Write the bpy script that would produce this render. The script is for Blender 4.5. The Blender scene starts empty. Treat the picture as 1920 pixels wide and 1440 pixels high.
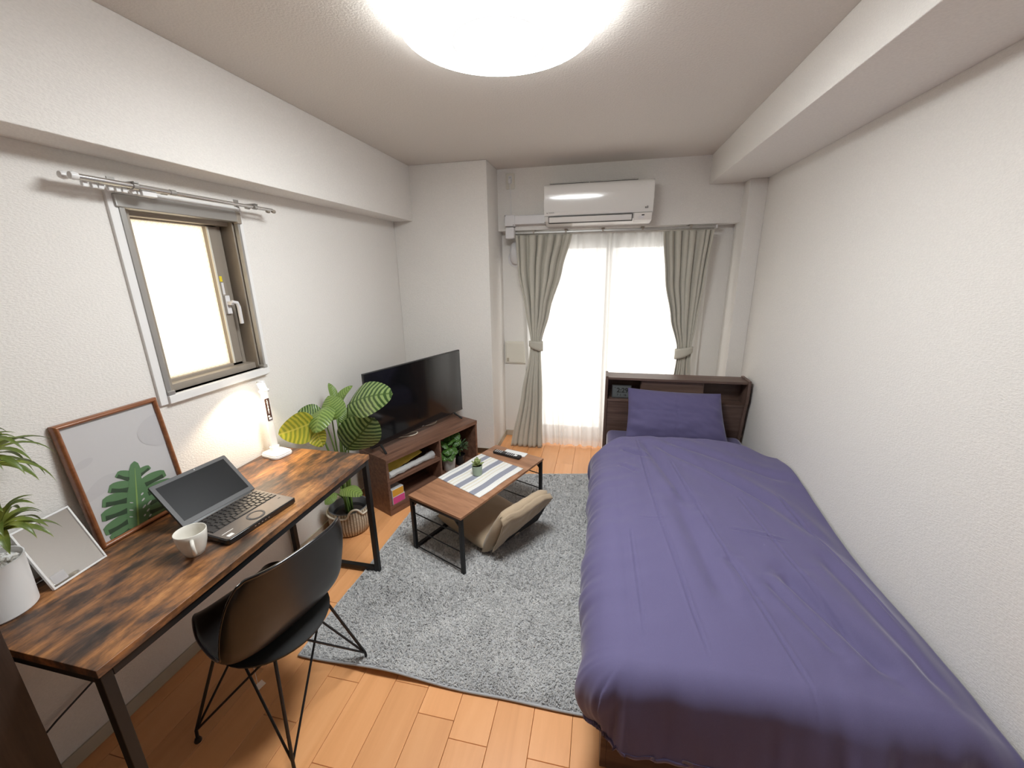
import bpy, bmesh, math, random
from mathutils import Vector, Matrix, noise, Quaternion

random.seed(7)
scene = bpy.context.scene
COL = scene.collection
PI = math.pi

# ------------------------------------------------------------------ camera
FPX = 758.37
CAM = Vector((1.6877, -0.1035, 1.6091))
CR = Vector((0.97701833, 0.21257441, -0.01572616))
CU = Vector((-0.04317364, 0.26960003, 0.96200409))
CF = Vector((-0.20873722, 0.93921667, -0.27258178))
cam_data = bpy.data.cameras.new('camera')
cam_data.sensor_fit = 'HORIZONTAL'
cam_data.sensor_width = 36.0
cam_data.lens = FPX / 1920 * 36.0
cam_data.clip_start = 0.02
cam = bpy.data.objects.new('camera', cam_data)
COL.objects.link(cam)
cam.matrix_world = Matrix((
    (CR.x, CU.x, -CF.x, CAM.x), (CR.y, CU.y, -CF.y, CAM.y), (CR.z, CU.z, -CF.z, CAM.z), (0, 0, 0, 1)))
scene.camera = cam

# ------------------------------------------------------------------ world, exposure
SKY = 1.5
LAMP = 24.0
world = bpy.data.worlds.new('overcast_sky')
scene.world = world
world.use_nodes = True
wn = world.node_tree.nodes['Background']
wn.inputs['Color'].default_value = (1.0, 0.97, 0.92, 1)
wn.inputs['Strength'].default_value = SKY
scene.view_settings.view_transform = 'Standard'
scene.view_settings.look = 'None'
scene.view_settings.gamma = 1.0
scene.view_settings.use_curve_mapping = False
scene.view_settings.exposure = 0.85


def ray(px, py):
    return CF + CR * ((px - 960) / FPX) - CU * ((py - 720) / FPX)


def pix(px, py, ax, v):
    """the point seen at a photo pixel on the plane x/y/z = v"""
    d = ray(px, py)
    i = 'xyz'.index(ax)
    return CAM + d * ((v - CAM[i]) / d[i])


def pixd(px, py, depth):
    return CAM + ray(px, py) * depth


# ------------------------------------------------------------------ materials
MATS = {}


def new_mat(name):
    m = bpy.data.materials.new(name)
    m.use_nodes = True
    nt = m.node_tree
    b = nt.nodes['Principled BSDF']
    MATS[name] = m
    return m, nt, b


def N(nt, kind, **kw):
    n = nt.nodes.new(kind)
    for k, v in kw.items():
        if k.startswith('i_'):
            n.inputs[k[2:].replace('_', ' ')].default_value = v
        else:
            setattr(n, k, v)
    return n


def ramp(nt, stops, interp='LINEAR'):
    r = nt.nodes.new('ShaderNodeValToRGB')
    r.color_ramp.interpolation = interp
    els = r.color_ramp.elements
    while len(els) < len(stops):
        els.new(0.5)
    for e, (p, c) in zip(els, stops):
        e.position = p
        e.color = (*c, 1) if len(c) == 3 else c
    return r


def coords(nt, scale=(1, 1, 1), kind='Object', rot=(0, 0, 0)):
    tc = N(nt, 'ShaderNodeTexCoord')
    mp = N(nt, 'ShaderNodeMapping')
    mp.inputs['Scale'].default_value = scale
    mp.inputs['Rotation'].default_value = rot
    nt.links.new(tc.outputs[kind], mp.inputs['Vector'])
    return mp.outputs['Vector']


def add_bump(nt, b, height, strength=0.2, dist=0.002):
    bp = N(nt, 'ShaderNodeBump')
    bp.inputs['Strength'].default_value = strength
    bp.inputs['Distance'].default_value = dist
    nt.links.new(height, bp.inputs['Height'])
    nt.links.new(bp.outputs['Normal'], b.inputs['Normal'])


def plain(name, col, rough=0.5, metal=0.0, spec=0.5, bump=0, bscale=200, coat=0, emit=None, estr=0, sheen=0, alpha=1):
    m, nt, b = new_mat(name)
    b.inputs['Base Color'].default_value = (*col, 1)
    b.inputs['Roughness'].default_value = rough
    b.inputs['Metallic'].default_value = metal
    b.inputs['Specular IOR Level'].default_value = spec
    b.inputs['Coat Weight'].default_value = coat
    b.inputs['Sheen Weight'].default_value = sheen
    if emit:
        b.inputs['Emission Color'].default_value = (*emit, 1)
        b.inputs['Emission Strength'].default_value = estr
    if bump:
        n = N(nt, 'ShaderNodeTexNoise')
        n.inputs['Scale'].default_value = bscale
        n.inputs['Detail'].default_value = 4
        nt.links.new(coords(nt), n.inputs['Vector'])
        add_bump(nt, b, n.outputs['Fac'], bump, 0.002)
    return m


def wallpaper(name, col, sc, strength):
    m, nt, b = new_mat(name)
    b.inputs['Roughness'].default_value = 0.85
    b.inputs['Specular IOR Level'].default_value = 0.25
    n = N(nt, 'ShaderNodeTexNoise')
    n.inputs['Scale'].default_value = 1
    n.inputs['Detail'].default_value = 3
    nt.links.new(coords(nt, sc), n.inputs['Vector'])
    r = ramp(nt, [(0.3, tuple(c * 0.965 for c in col)), (0.7, tuple(min(1, c * 1.03) for c in col))])
    nt.links.new(n.outputs['Fac'], r.inputs['Fac'])
    nt.links.new(r.outputs['Color'], b.inputs['Base Color'])
    add_bump(nt, b, n.outputs['Fac'], strength, 0.004)
    return m


wallpaper('wallpaper', (0.80, 0.770, 0.730), (110, 110, 260), 0.5)
wallpaper('ceiling_paper', (0.72, 0.68, 0.63), (120, 120, 120), 0.5)


def wood(name, c_dark, c_mid, c_light, scale, rough=0.4, axis=1, contrast=(0.3, 0.5, 0.7), fine=0.5, bump=0.08, rand=0.0, coat=0.0):
    """wood grain running along local axis"""
    m, nt, b = new_mat(name)
    s = [scale * 8, scale * 8, scale * 8]
    s[axis] = scale * 0.6
    vec = coords(nt, tuple(s))
    if rand:
        oi = N(nt, 'ShaderNodeObjectInfo')
        mul = N(nt, 'ShaderNodeMath', operation='MULTIPLY')
        mul.inputs[1].default_value = 50
        nt.links.new(oi.outputs['Random'], mul.inputs[0])
        ad = N(nt, 'ShaderNodeVectorMath', operation='ADD')
        nt.links.new(vec, ad.inputs[0])
        nt.links.new(mul.outputs[0], ad.inputs[1])
        vec = ad.outputs[0]
    n = N(nt, 'ShaderNodeTexNoise')
    n.inputs['Scale'].default_value = 1
    n.inputs['Detail'].default_value = 6
    n.inputs['Roughness'].default_value = 0.55 + 0.2 * fine
    n.inputs['Distortion'].default_value = 0.4
    nt.links.new(vec, n.inputs['Vector'])
    r = ramp(nt, list(zip(contrast, (c_dark, c_mid, c_light))))
    nt.links.new(n.outputs['Fac'], r.inputs['Fac'])
    out = r.outputs['Color']
    if rand:
        hs = N(nt, 'ShaderNodeHueSaturation')
        mr = N(nt, 'ShaderNodeMapRange')
        mr.inputs['To Min'].default_value = 1 - rand
        mr.inputs['To Max'].default_value = 1 + rand
        nt.links.new(oi.outputs['Random'], mr.inputs['Value'])
        nt.links.new(mr.outputs[0], hs.inputs['Value'])
        nt.links.new(out, hs.inputs['Color'])
        out = hs.outputs['Color']
    nt.links.new(out, b.inputs['Base Color'])
    b.inputs['Roughness'].default_value = rough
    b.inputs['Coat Weight'].default_value = coat
    b.inputs['Coat Roughness'].default_value = 0.25
    add_bump(nt, b, n.outputs['Fac'], bump, 0.001)
    return m


wood('plank_wood', (0.76, 0.345, 0.135), (0.85, 0.405, 0.168), (0.90, 0.455, 0.20), 1.7, 0.38, 1, (0.25, 0.5, 0.75), 0.4, 0.03, 0.07)
wood('walnut_y', (0.105, 0.050, 0.032), (0.190, 0.094, 0.060), (0.275, 0.145, 0.096), 4, 0.42, 1, (0.3, 0.5, 0.72), 0.8, 0.05)
wood('walnut_x', (0.105, 0.050, 0.032), (0.190, 0.094, 0.060), (0.275, 0.145, 0.096), 4, 0.42, 0, (0.3, 0.5, 0.72), 0.8, 0.05)
wood('table_walnut', (0.20, 0.090, 0.048), (0.35, 0.172, 0.093), (0.48, 0.255, 0.145), 3.2, 0.36, 1, (0.3, 0.5, 0.72), 0.8, 0.05)
wood('bed_walnut_x', (0.070, 0.042, 0.033), (0.120, 0.072, 0.056), (0.180, 0.115, 0.090), 3.2, 0.45, 0, (0.3, 0.5, 0.7), 0.8, 0.05)
wood('bed_walnut_z', (0.070, 0.042, 0.033), (0.120, 0.072, 0.056), (0.180, 0.115, 0.090), 3.2, 0.45, 2, (0.3, 0.5, 0.7), 0.8, 0.05)
wood('frame_wood', (0.17, 0.058, 0.020), (0.26, 0.092, 0.034), (0.34, 0.135, 0.052), 5, 0.30, 1, (0.3, 0.5, 0.7), 0.5, 0.03, coat=0.4)
wood('cabinet_wood', (0.020, 0.012, 0.009), (0.032, 0.019, 0.014), (0.045, 0.028, 0.021), 6, 0.5, 2)


def rustic():
    m, nt, b = new_mat('rustic_wood')
    v1 = coords(nt, (12, 5.2, 12))
    n1 = N(nt, 'ShaderNodeTexNoise')
    n1.inputs['Scale'].default_value = 1
    n1.inputs['Detail'].default_value = 9
    n1.inputs['Roughness'].default_value = 0.66
    n1.inputs['Distortion'].default_value = 0.25
    nt.links.new(v1, n1.inputs['Vector'])
    r1 = ramp(nt, [(0.33, (0.026, 0.018, 0.016)), (0.43, (0.080, 0.046, 0.032)), (0.50, (0.190, 0.088, 0.042)),
                   (0.58, (0.36, 0.155, 0.056)), (0.70, (0.56, 0.27, 0.098))])
    nt.links.new(n1.outputs['Fac'], r1.inputs['Fac'])
    v2 = coords(nt, (90, 9, 90))
    n2 = N(nt, 'ShaderNodeTexNoise')
    n2.inputs['Scale'].default_value = 1
    n2.inputs['Detail'].default_value = 4
    nt.links.new(v2, n2.inputs['Vector'])
    r2 = ramp(nt, [(0.35, (0.55, 0.55, 0.55)), (0.65, (1.2, 1.2, 1.2))])
    nt.links.new(n2.outputs['Fac'], r2.inputs['Fac'])
    mx = N(nt, 'ShaderNodeMix', data_type='RGBA', blend_type='MULTIPLY')
    mx.inputs[0].default_value = 0.75
    nt.links.new(r1.outputs['Color'], mx.inputs[6])
    nt.links.new(r2.outputs['Color'], mx.inputs[7])
    nt.links.new(mx.outputs[2], b.inputs['Base Color'])
    b.inputs['Roughness'].default_value = 0.36
    add_bump(nt, b, n2.outputs['Fac'], 0.08, 0.001)


rustic()


def fabric(name, col, scale=900, rough=0.9, sheen=0.3, strength=0.25, var=0.08):
    m, nt, b = new_mat(name)
    b.inputs['Roughness'].default_value = rough
    b.inputs['Sheen Weight'].default_value = sheen
    b.inputs['Sheen Roughness'].default_value = 0.4
    b.inputs['Specular IOR Level'].default_value = 0.2
    n = N(nt, 'ShaderNodeTexNoise')
    n.inputs['Scale'].default_value = scale
    n.inputs['Detail'].default_value = 3
    nt.links.new(coords(nt), n.inputs['Vector'])
    r = ramp(nt, [(0.3, tuple(c * (1 - var) for c in col)), (0.7, tuple(c * (1 + var) for c in col))])
    nt.links.new(n.outputs['Fac'], r.inputs['Fac'])
    nt.links.new(r.outputs['Color'], b.inputs['Base Color'])
    add_bump(nt, b, n.outputs['Fac'], strength, 0.001)
    return m


fabric('duvet_cloth', (0.134, 0.118, 0.236), 700, 0.72, 0.25, 0.12, 0.06)
fabric('sheet_cloth', (0.112, 0.098, 0.205), 700, 0.75, 0.4, 0.12, 0.06)
fabric('drape_cloth', (0.54, 0.515, 0.445), 800, 0.85, 0.2, 0.15, 0.06)
fabric('beige_cloth', (0.46, 0.355, 0.245), 600, 0.9, 0.3, 0.25, 0.07)
fabric('rug_backing', (0.45, 0.45, 0.46), 400, 0.95, 0.2, 0.3)
fabric('black_mesh', (0.012, 0.012, 0.013), 900, 0.8, 0.1)
fabric('basket_lining', (0.16, 0.16, 0.165), 500, 0.9, 0.1)


def pile_mat():
    m, nt, b = new_mat('rug_pile')
    b.inputs['Roughness'].default_value = 0.9
    b.inputs['Sheen Weight'].default_value = 0.3
    b.inputs['Specular IOR Level'].default_value = 0.2
    n = N(nt, 'ShaderNodeTexNoise')
    n.inputs['Scale'].default_value = 9
    n.inputs['Detail'].default_value = 6
    n.inputs['Roughness'].default_value = 0.7
    nt.links.new(coords(nt), n.inputs['Vector'])
    r = ramp(nt, [(0.3, (0.54, 0.535, 0.53)), (0.7, (0.73, 0.72, 0.705))])
    nt.links.new(n.outputs['Fac'], r.inputs['Fac'])
    nt.links.new(r.outputs['Color'], b.inputs['Base Color'])


pile_mat()


def sheer_mat():
    m, nt, b = new_mat('sheer_cloth')
    nt.nodes.remove(b)
    out = nt.nodes['Material Output']
    d = N(nt, 'ShaderNodeBsdfDiffuse')
    d.inputs['Color'].default_value = (0.85, 0.84, 0.82, 1)
    t = N(nt, 'ShaderNodeBsdfTranslucent')
    t.inputs['Color'].default_value = (0.95, 0.94, 0.92, 1)
    tr = N(nt, 'ShaderNodeBsdfTransparent')
    m1 = N(nt, 'ShaderNodeMixShader')
    m1.inputs[0].default_value = 0.72
    nt.links.new(d.outputs[0], m1.inputs[1])
    nt.links.new(t.outputs[0], m1.inputs[2])
    m2 = N(nt, 'ShaderNodeMixShader')
    m2.inputs[0].default_value = 0.15
    nt.links.new(m1.outputs[0], m2.inputs[1])
    nt.links.new(tr.outputs[0], m2.inputs[2])
    nt.links.new(m2.outputs[0], out.inputs['Surface'])


sheer_mat()


def frosted_mat():
    """frosted wired glass: a translucent sheet with a fine diagonal wire mesh"""
    m, nt, b = new_mat('frosted_wired_glass')
    nt.nodes.remove(b)
    out = nt.nodes['Material Output']
    t = N(nt, 'ShaderNodeBsdfTranslucent')
    g = N(nt, 'ShaderNodeBsdfGlossy')
    g.inputs['Roughness'].default_value = 0.25
    g.inputs['Color'].default_value = (0.8, 0.8, 0.8, 1)
    vec = coords(nt, (1, 1, 1), 'Object', (math.radians(45), 0, 0))
    w1 = N(nt, 'ShaderNodeTexWave', bands_direction='Y')
    w2 = N(nt, 'ShaderNodeTexWave', bands_direction='Z')
    mx = N(nt, 'ShaderNodeMath', operation='MAXIMUM')
    for w, i in ((w1, 0), (w2, 1)):
        w.inputs['Scale'].default_value = 20
        nt.links.new(vec, w.inputs['Vector'])
        nt.links.new(w.outputs['Fac'], mx.inputs[i])
    r = ramp(nt, [(0.975, (0.97, 0.91, 0.80)), (0.995, (0.74, 0.67, 0.56))])
    nt.links.new(mx.outputs[0], r.inputs['Fac'])
    nt.links.new(r.outputs['Color'], t.inputs['Color'])
    ms = N(nt, 'ShaderNodeMixShader')
    ms.inputs[0].default_value = 0.05
    nt.links.new(t.outputs[0], ms.inputs[1])
    nt.links.new(g.outputs[0], ms.inputs[2])
    nt.links.new(ms.outputs[0], out.inputs['Surface'])


frosted_mat()


def glass_mat():
    m, nt, b = new_mat('clear_glass')
    nt.nodes.remove(b)
    out = nt.nodes['Material Output']
    tr = N(nt, 'ShaderNodeBsdfTransparent')
    g = N(nt, 'ShaderNodeBsdfGlossy')
    g.inputs['Roughness'].default_value = 0.02
    ms = N(nt, 'ShaderNodeMixShader')
    ms.inputs[0].default_value = 0.06
    nt.links.new(tr.outputs[0], ms.inputs[1])
    nt.links.new(g.outputs[0], ms.inputs[2])
    nt.links.new(ms.outputs[0], out.inputs['Surface'])


glass_mat()


def film_mat():
    m, nt, b = new_mat('clear_film')
    out = nt.nodes['Material Output']
    b.inputs['Base Color'].default_value = (0.88, 0.88, 0.87, 1)
    b.inputs['Roughness'].default_value = 0.10
    tr = N(nt, 'ShaderNodeBsdfTransparent')
    ms = N(nt, 'ShaderNodeMixShader')
    ms.inputs[0].default_value = 0.5
    nt.links.new(b.outputs[0], ms.inputs[1])
    nt.links.new(tr.outputs[0], ms.inputs[2])
    nt.links.new(ms.outputs[0], out.inputs['Surface'])


film_mat()


def leaf_mat(name, light, dark, stripes, slant, rough=0.32, rib=None, width=(0.42, 0.58), trans=0.25):
    """striped leaf: UV.x across (0..1, midrib at .5), UV.y from base to tip"""
    m, nt, b = new_mat(name)
    out = nt.nodes['Material Output']
    uv = N(nt, 'ShaderNodeTexCoord')
    sp = N(nt, 'ShaderNodeSeparateXYZ')
    nt.links.new(uv.outputs['UV'], sp.inputs[0])
    s = N(nt, 'ShaderNodeMath', operation='SUBTRACT')
    s.inputs[1].default_value = 0.5
    nt.links.new(sp.outputs['X'], s.inputs[0])
    a = N(nt, 'ShaderNodeMath', operation='ABSOLUTE')
    nt.links.new(s.outputs[0], a.inputs[0])
    p = N(nt, 'ShaderNodeMath', operation='POWER')
    p.inputs[1].default_value = 1.4
    nt.links.new(a.outputs[0], p.inputs[0])
    k = N(nt, 'ShaderNodeMath', operation='MULTIPLY')
    k.inputs[1].default_value = -slant
    nt.links.new(p.outputs[0], k.inputs[0])
    ad = N(nt, 'ShaderNodeMath', operation='ADD')
    nt.links.new(sp.outputs['Y'], ad.inputs[0])
    nt.links.new(k.outputs[0], ad.inputs[1])
    nz = N(nt, 'ShaderNodeTexNoise')
    nz.inputs['Scale'].default_value = 6
    nt.links.new(uv.outputs['UV'], nz.inputs['Vector'])
    nzm = N(nt, 'ShaderNodeMath', operation='MULTIPLY_ADD')
    nzm.inputs[1].default_value = 0.05
    nt.links.new(nz.outputs['Fac'], nzm.inputs[0])
    nt.links.new(ad.outputs[0], nzm.inputs[2])
    f = N(nt, 'ShaderNodeMath', operation='MULTIPLY')
    f.inputs[1].default_value = stripes * 2 * PI
    nt.links.new(nzm.outputs[0], f.inputs[0])
    sn = N(nt, 'ShaderNodeMath', operation='SINE')
    nt.links.new(f.outputs[0], sn.inputs[0])
    mr = N(nt, 'ShaderNodeMapRange')
    mr.inputs['From Min'].default_value = -1
    nt.links.new(sn.outputs[0], mr.inputs['Value'])
    r = ramp(nt, [(width[0], dark), (width[1], light)])
    nt.links.new(mr.outputs[0], r.inputs['Fac'])
    colr = r.outputs['Color']
    # midrib and dark rim
    rr = ramp(nt, [(0.0, (1, 1, 1)), (0.035, (0, 0, 0))])
    nt.links.new(a.outputs[0], rr.inputs['Fac'])
    mx = N(nt, 'ShaderNodeMix', data_type='RGBA')
    nt.links.new(rr.outputs['Color'], mx.inputs[0])
    nt.links.new(colr, mx.inputs[6])
    mx.inputs[7].default_value = (*(rib or dark), 1)
    nt.links.new(mx.outputs[2], b.inputs['Base Color'])
    b.inputs['Roughness'].default_value = rough
    add_bump(nt, b, mr.outputs[0], 0.35, 0.004)
    if trans:
        t = N(nt, 'ShaderNodeBsdfTranslucent')
        nt.links.new(mx.outputs[2], t.inputs['Color'])
        ms = N(nt, 'ShaderNodeMixShader')
        ms.inputs[0].default_value = trans
        nt.links.new(b.outputs[0], ms.inputs[1])
        nt.links.new(t.outputs[0], ms.inputs[2])
        nt.links.new(ms.outputs[0], out.inputs['Surface'])
    return m


leaf_mat('calathea_leaf', (0.235, 0.33, 0.115), (0.040, 0.085, 0.022), 10, 0.55, 0.27, (0.05, 0.10, 0.02), (0.35, 0.62))
leaf_mat('calathea_pale', (0.25, 0.36, 0.10), (0.13, 0.215, 0.05), 10, 0.55, 0.33, (0.20, 0.30, 0.06), (0.35, 0.65))
leaf_mat('calathea_yellow', (0.48, 0.46, 0.055), (0.25, 0.30, 0.035), 8, 0.6, 0.36, (0.58, 0.54, 0.10), (0.2, 0.75), 0.35)
leaf_mat('yucca_leaf', (0.36, 0.40, 0.085), (0.13, 0.18, 0.035), 1.0, 0.0, 0.35, (0.24, 0.29, 0.08), (0.2, 0.9))
leaf_mat('monstera_leaf', (0.115, 0.25, 0.045), (0.040, 0.115, 0.020), 7, 0.6, 0.3, (0.18, 0.32, 0.08), (0.3, 0.7))
leaf_mat('sprig_leaf', (0.145, 0.225, 0.115), (0.060, 0.115, 0.055), 4, 0.4, 0.45, (0.2, 0.28, 0.14), (0.3, 0.7))
leaf_mat('succulent_leaf', (0.36, 0.42, 0.17), (0.21, 0.27, 0.10), 3, 0.4, 0.45, (0.30, 0.34, 0.16), (0.2, 0.8), 0.1)

plain('stem_green', (0.13, 0.22, 0.05), 0.45)
plain('trunk_brown', (0.21, 0.13, 0.07), 0.8, bump=0.5, bscale=90)
plain('soil', (0.028, 0.020, 0.015), 0.95, bump=0.6, bscale=120)
plain('pebble_white', (0.82, 0.80, 0.76), 0.7, bump=0.4, bscale=90)
plain('white_ceramic', (0.80, 0.80, 0.80), 0.35)
plain('mug_ceramic', (0.80, 0.77, 0.70), 0.16, coat=0.4)
plain('speckled_pot', (0.66, 0.63, 0.59), 0.6, bump=0.2, bscale=150)
plain('green_pot', (0.33, 0.41, 0.32), 0.5)
plain('white_plastic', (0.80, 0.795, 0.785), 0.30)
plain('ac_plastic', (0.80, 0.78, 0.75), 0.12, coat=0.3)
plain('duct_plastic', (0.74, 0.725, 0.73), 0.32)
plain('cream_plastic', (0.72, 0.685, 0.60), 0.4)
plain('white_paint', (0.80, 0.79, 0.775), 0.45)
plain('baseboard_vinyl', (0.48, 0.425, 0.335), 0.6)
plain('aluminium', (0.42, 0.405, 0.385), 0.36, metal=0.65)
plain('bronze_aluminium', (0.34, 0.295, 0.245), 0.42, metal=0.25)
plain('steel_rod', (0.62, 0.61, 0.60), 0.25, metal=0.9)
plain('black_metal', (0.016, 0.016, 0.017), 0.42, metal=0.2, spec=0.4)
plain('black_plastic', (0.014, 0.014, 0.015), 0.35)
plain('black_gloss', (0.008, 0.008, 0.009), 0.12, coat=0.5)
plain('chair_shell', (0.012, 0.0112, 0.0108), 0.33, spec=0.55, bump=0.05, bscale=400)
plain('chair_pad', (0.008, 0.008, 0.008), 0.7)
plain('screen_black', (0.006, 0.006, 0.007), 0.09, spec=0.55)
plain('laptop_screen', (0.008, 0.008, 0.009), 0.40, spec=0.16)
plain('laptop_bezel', (0.075, 0.074, 0.076), 0.5)
plain('laptop_deck', (0.175, 0.155, 0.145), 0.32, metal=0.5)
plain('key_cap', (0.030, 0.028, 0.028), 0.30, spec=0.7)
plain('silver_trim', (0.60, 0.60, 0.61), 0.25, metal=0.8)
plain('dark_grille', (0.05, 0.045, 0.04), 0.6)
plain('mirror_glass', (0.86, 0.86, 0.86), 0.03, metal=1.0)
plain('paper_white', (0.80, 0.80, 0.79), 0.8)
plain('print_grey', (0.545, 0.53, 0.53), 0.5)
plain('print_grey_b', (0.505, 0.49, 0.495), 0.5)
plain('print_green', (0.105, 0.205, 0.095), 0.5, bump=0)
plain('print_green_dark', (0.038, 0.066, 0.036), 0.5)
plain('print_rib', (0.24, 0.36, 0.11), 0.5)
plain('orange_card', (0.84, 0.40, 0.045), 0.5)
plain('pink_card', (0.80, 0.09, 0.31), 0.5)
plain('yellow_paper', (0.80, 0.58, 0.10), 0.3)
plain('rope_cream', (0.70, 0.62, 0.50), 0.85, bump=0.4, bscale=250)
plain('clock_case', (0.055, 0.056, 0.06), 0.4)
plain('clock_face', (0.105, 0.115, 0.115), 0.4)
plain('ink_black', (0.01, 0.01, 0.01), 0.5)
plain('ink_grey', (0.20, 0.19, 0.18), 0.5)
plain('yellow_sticker', (0.80, 0.62, 0.03), 0.5)
plain('lamp_panel', (0.050, 0.028, 0.022), 0.25)
plain('lamp_shade', (0.9, 0.9, 0.9), 0.4, emit=(0.955, 1.0, 1.015), estr=LAMP)
plain('lamp_side', (0.9, 0.9, 0.9), 0.4, emit=(0.955, 1.0, 1.015), estr=LAMP * 0.26)
plain('lamp_rim', (0.85, 0.84, 0.82), 0.4, emit=(0.955, 1.0, 1.015), estr=0.42)
plain('bulb_glow', (0.9, 0.9, 0.9), 0.4, emit=(1.0, 0.87, 0.68), estr=13.0)
plain('yellow_tint', (0.9, 0.9, 0.9), 0.4)


def weave_mat():
    m, nt, b = new_mat('basket_weave')
    tc = N(nt, 'ShaderNodeTexCoord')
    bk = N(nt, 'ShaderNodeTexBrick')
    bk.offset = 0.0
    bk.inputs['Scale'].default_value = 1.0
    bk.inputs['Color1'].default_value = (0.60, 0.50, 0.37, 1)
    bk.inputs['Color2'].default_value = (0.68, 0.585, 0.45, 1)
    bk.inputs['Mortar'].default_value = (0.22, 0.145, 0.085, 1)
    bk.inputs['Brick Width'].default_value = 1 / 46
    bk.inputs['Row Height'].default_value = 1 / 24
    bk.inputs['Mortar Size'].default_value = 0.0045
    bk.inputs['Mortar Smooth'].default_value = 0.6
    nt.links.new(tc.outputs['UV'], bk.inputs['Vector'])
    nt.links.new(bk.outputs['Color'], b.inputs['Base Color'])
    b.inputs['Roughness'].default_value = 0.9
    inv = N(nt, 'ShaderNodeMath', operation='SUBTRACT')
    inv.inputs[0].default_value = 1
    nt.links.new(bk.outputs['Fac'], inv.inputs[1])
    add_bump(nt, b, inv.outputs[0], 0.8, 0.004)


weave_mat()


def placemat_mat():
    """stripes run along local y; they follow local x"""
    m, nt, b = new_mat('striped_linen')
    tc = N(nt, 'ShaderNodeTexCoord')
    sp = N(nt, 'ShaderNodeSeparateXYZ')
    nt.links.new(tc.outputs['UV'], sp.inputs[0])
    W_, B_, C_, G_ = (0.80, 0.79, 0.76), (0.29, 0.30, 0.36), (0.72, 0.67, 0.56), (0.52, 0.54, 0.57)
    st = [(0, W_), (0.05, G_), (0.07, W_), (0.13, B_), (0.235, W_), (0.27, C_), (0.30, W_), (0.355, C_), (0.375, W_), (0.43, B_), (0.545, W_),
          (0.58, C_), (0.61, W_), (0.66, C_), (0.68, W_), (0.76, B_), (0.88, W_)]
    r = ramp(nt, st, 'CONSTANT')
    nt.links.new(sp.outputs['X'], r.inputs['Fac'])
    n = N(nt, 'ShaderNodeTexNoise')
    n.inputs['Scale'].default_value = 500
    nt.links.new(tc.outputs['Object'], n.inputs['Vector'])
    mx = N(nt, 'ShaderNodeMix', data_type='RGBA', blend_type='MULTIPLY')
    r2 = ramp(nt, [(0.3, (0.75, 0.75, 0.75)), (0.7, (1.1, 1.1, 1.1))])
    nt.links.new(n.outputs['Fac'], r2.inputs['Fac'])
    mx.inputs[0].default_value = 0.7
    nt.links.new(r.outputs['Color'], mx.inputs[6])
    nt.links.new(r2.outputs['Color'], mx.inputs[7])
    nt.links.new(mx.outputs[2], b.inputs['Base Color'])
    b.inputs['Roughness'].default_value = 0.9
    add_bump(nt, b, n.outputs['Fac'], 0.3, 0.001)


placemat_mat()


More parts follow.
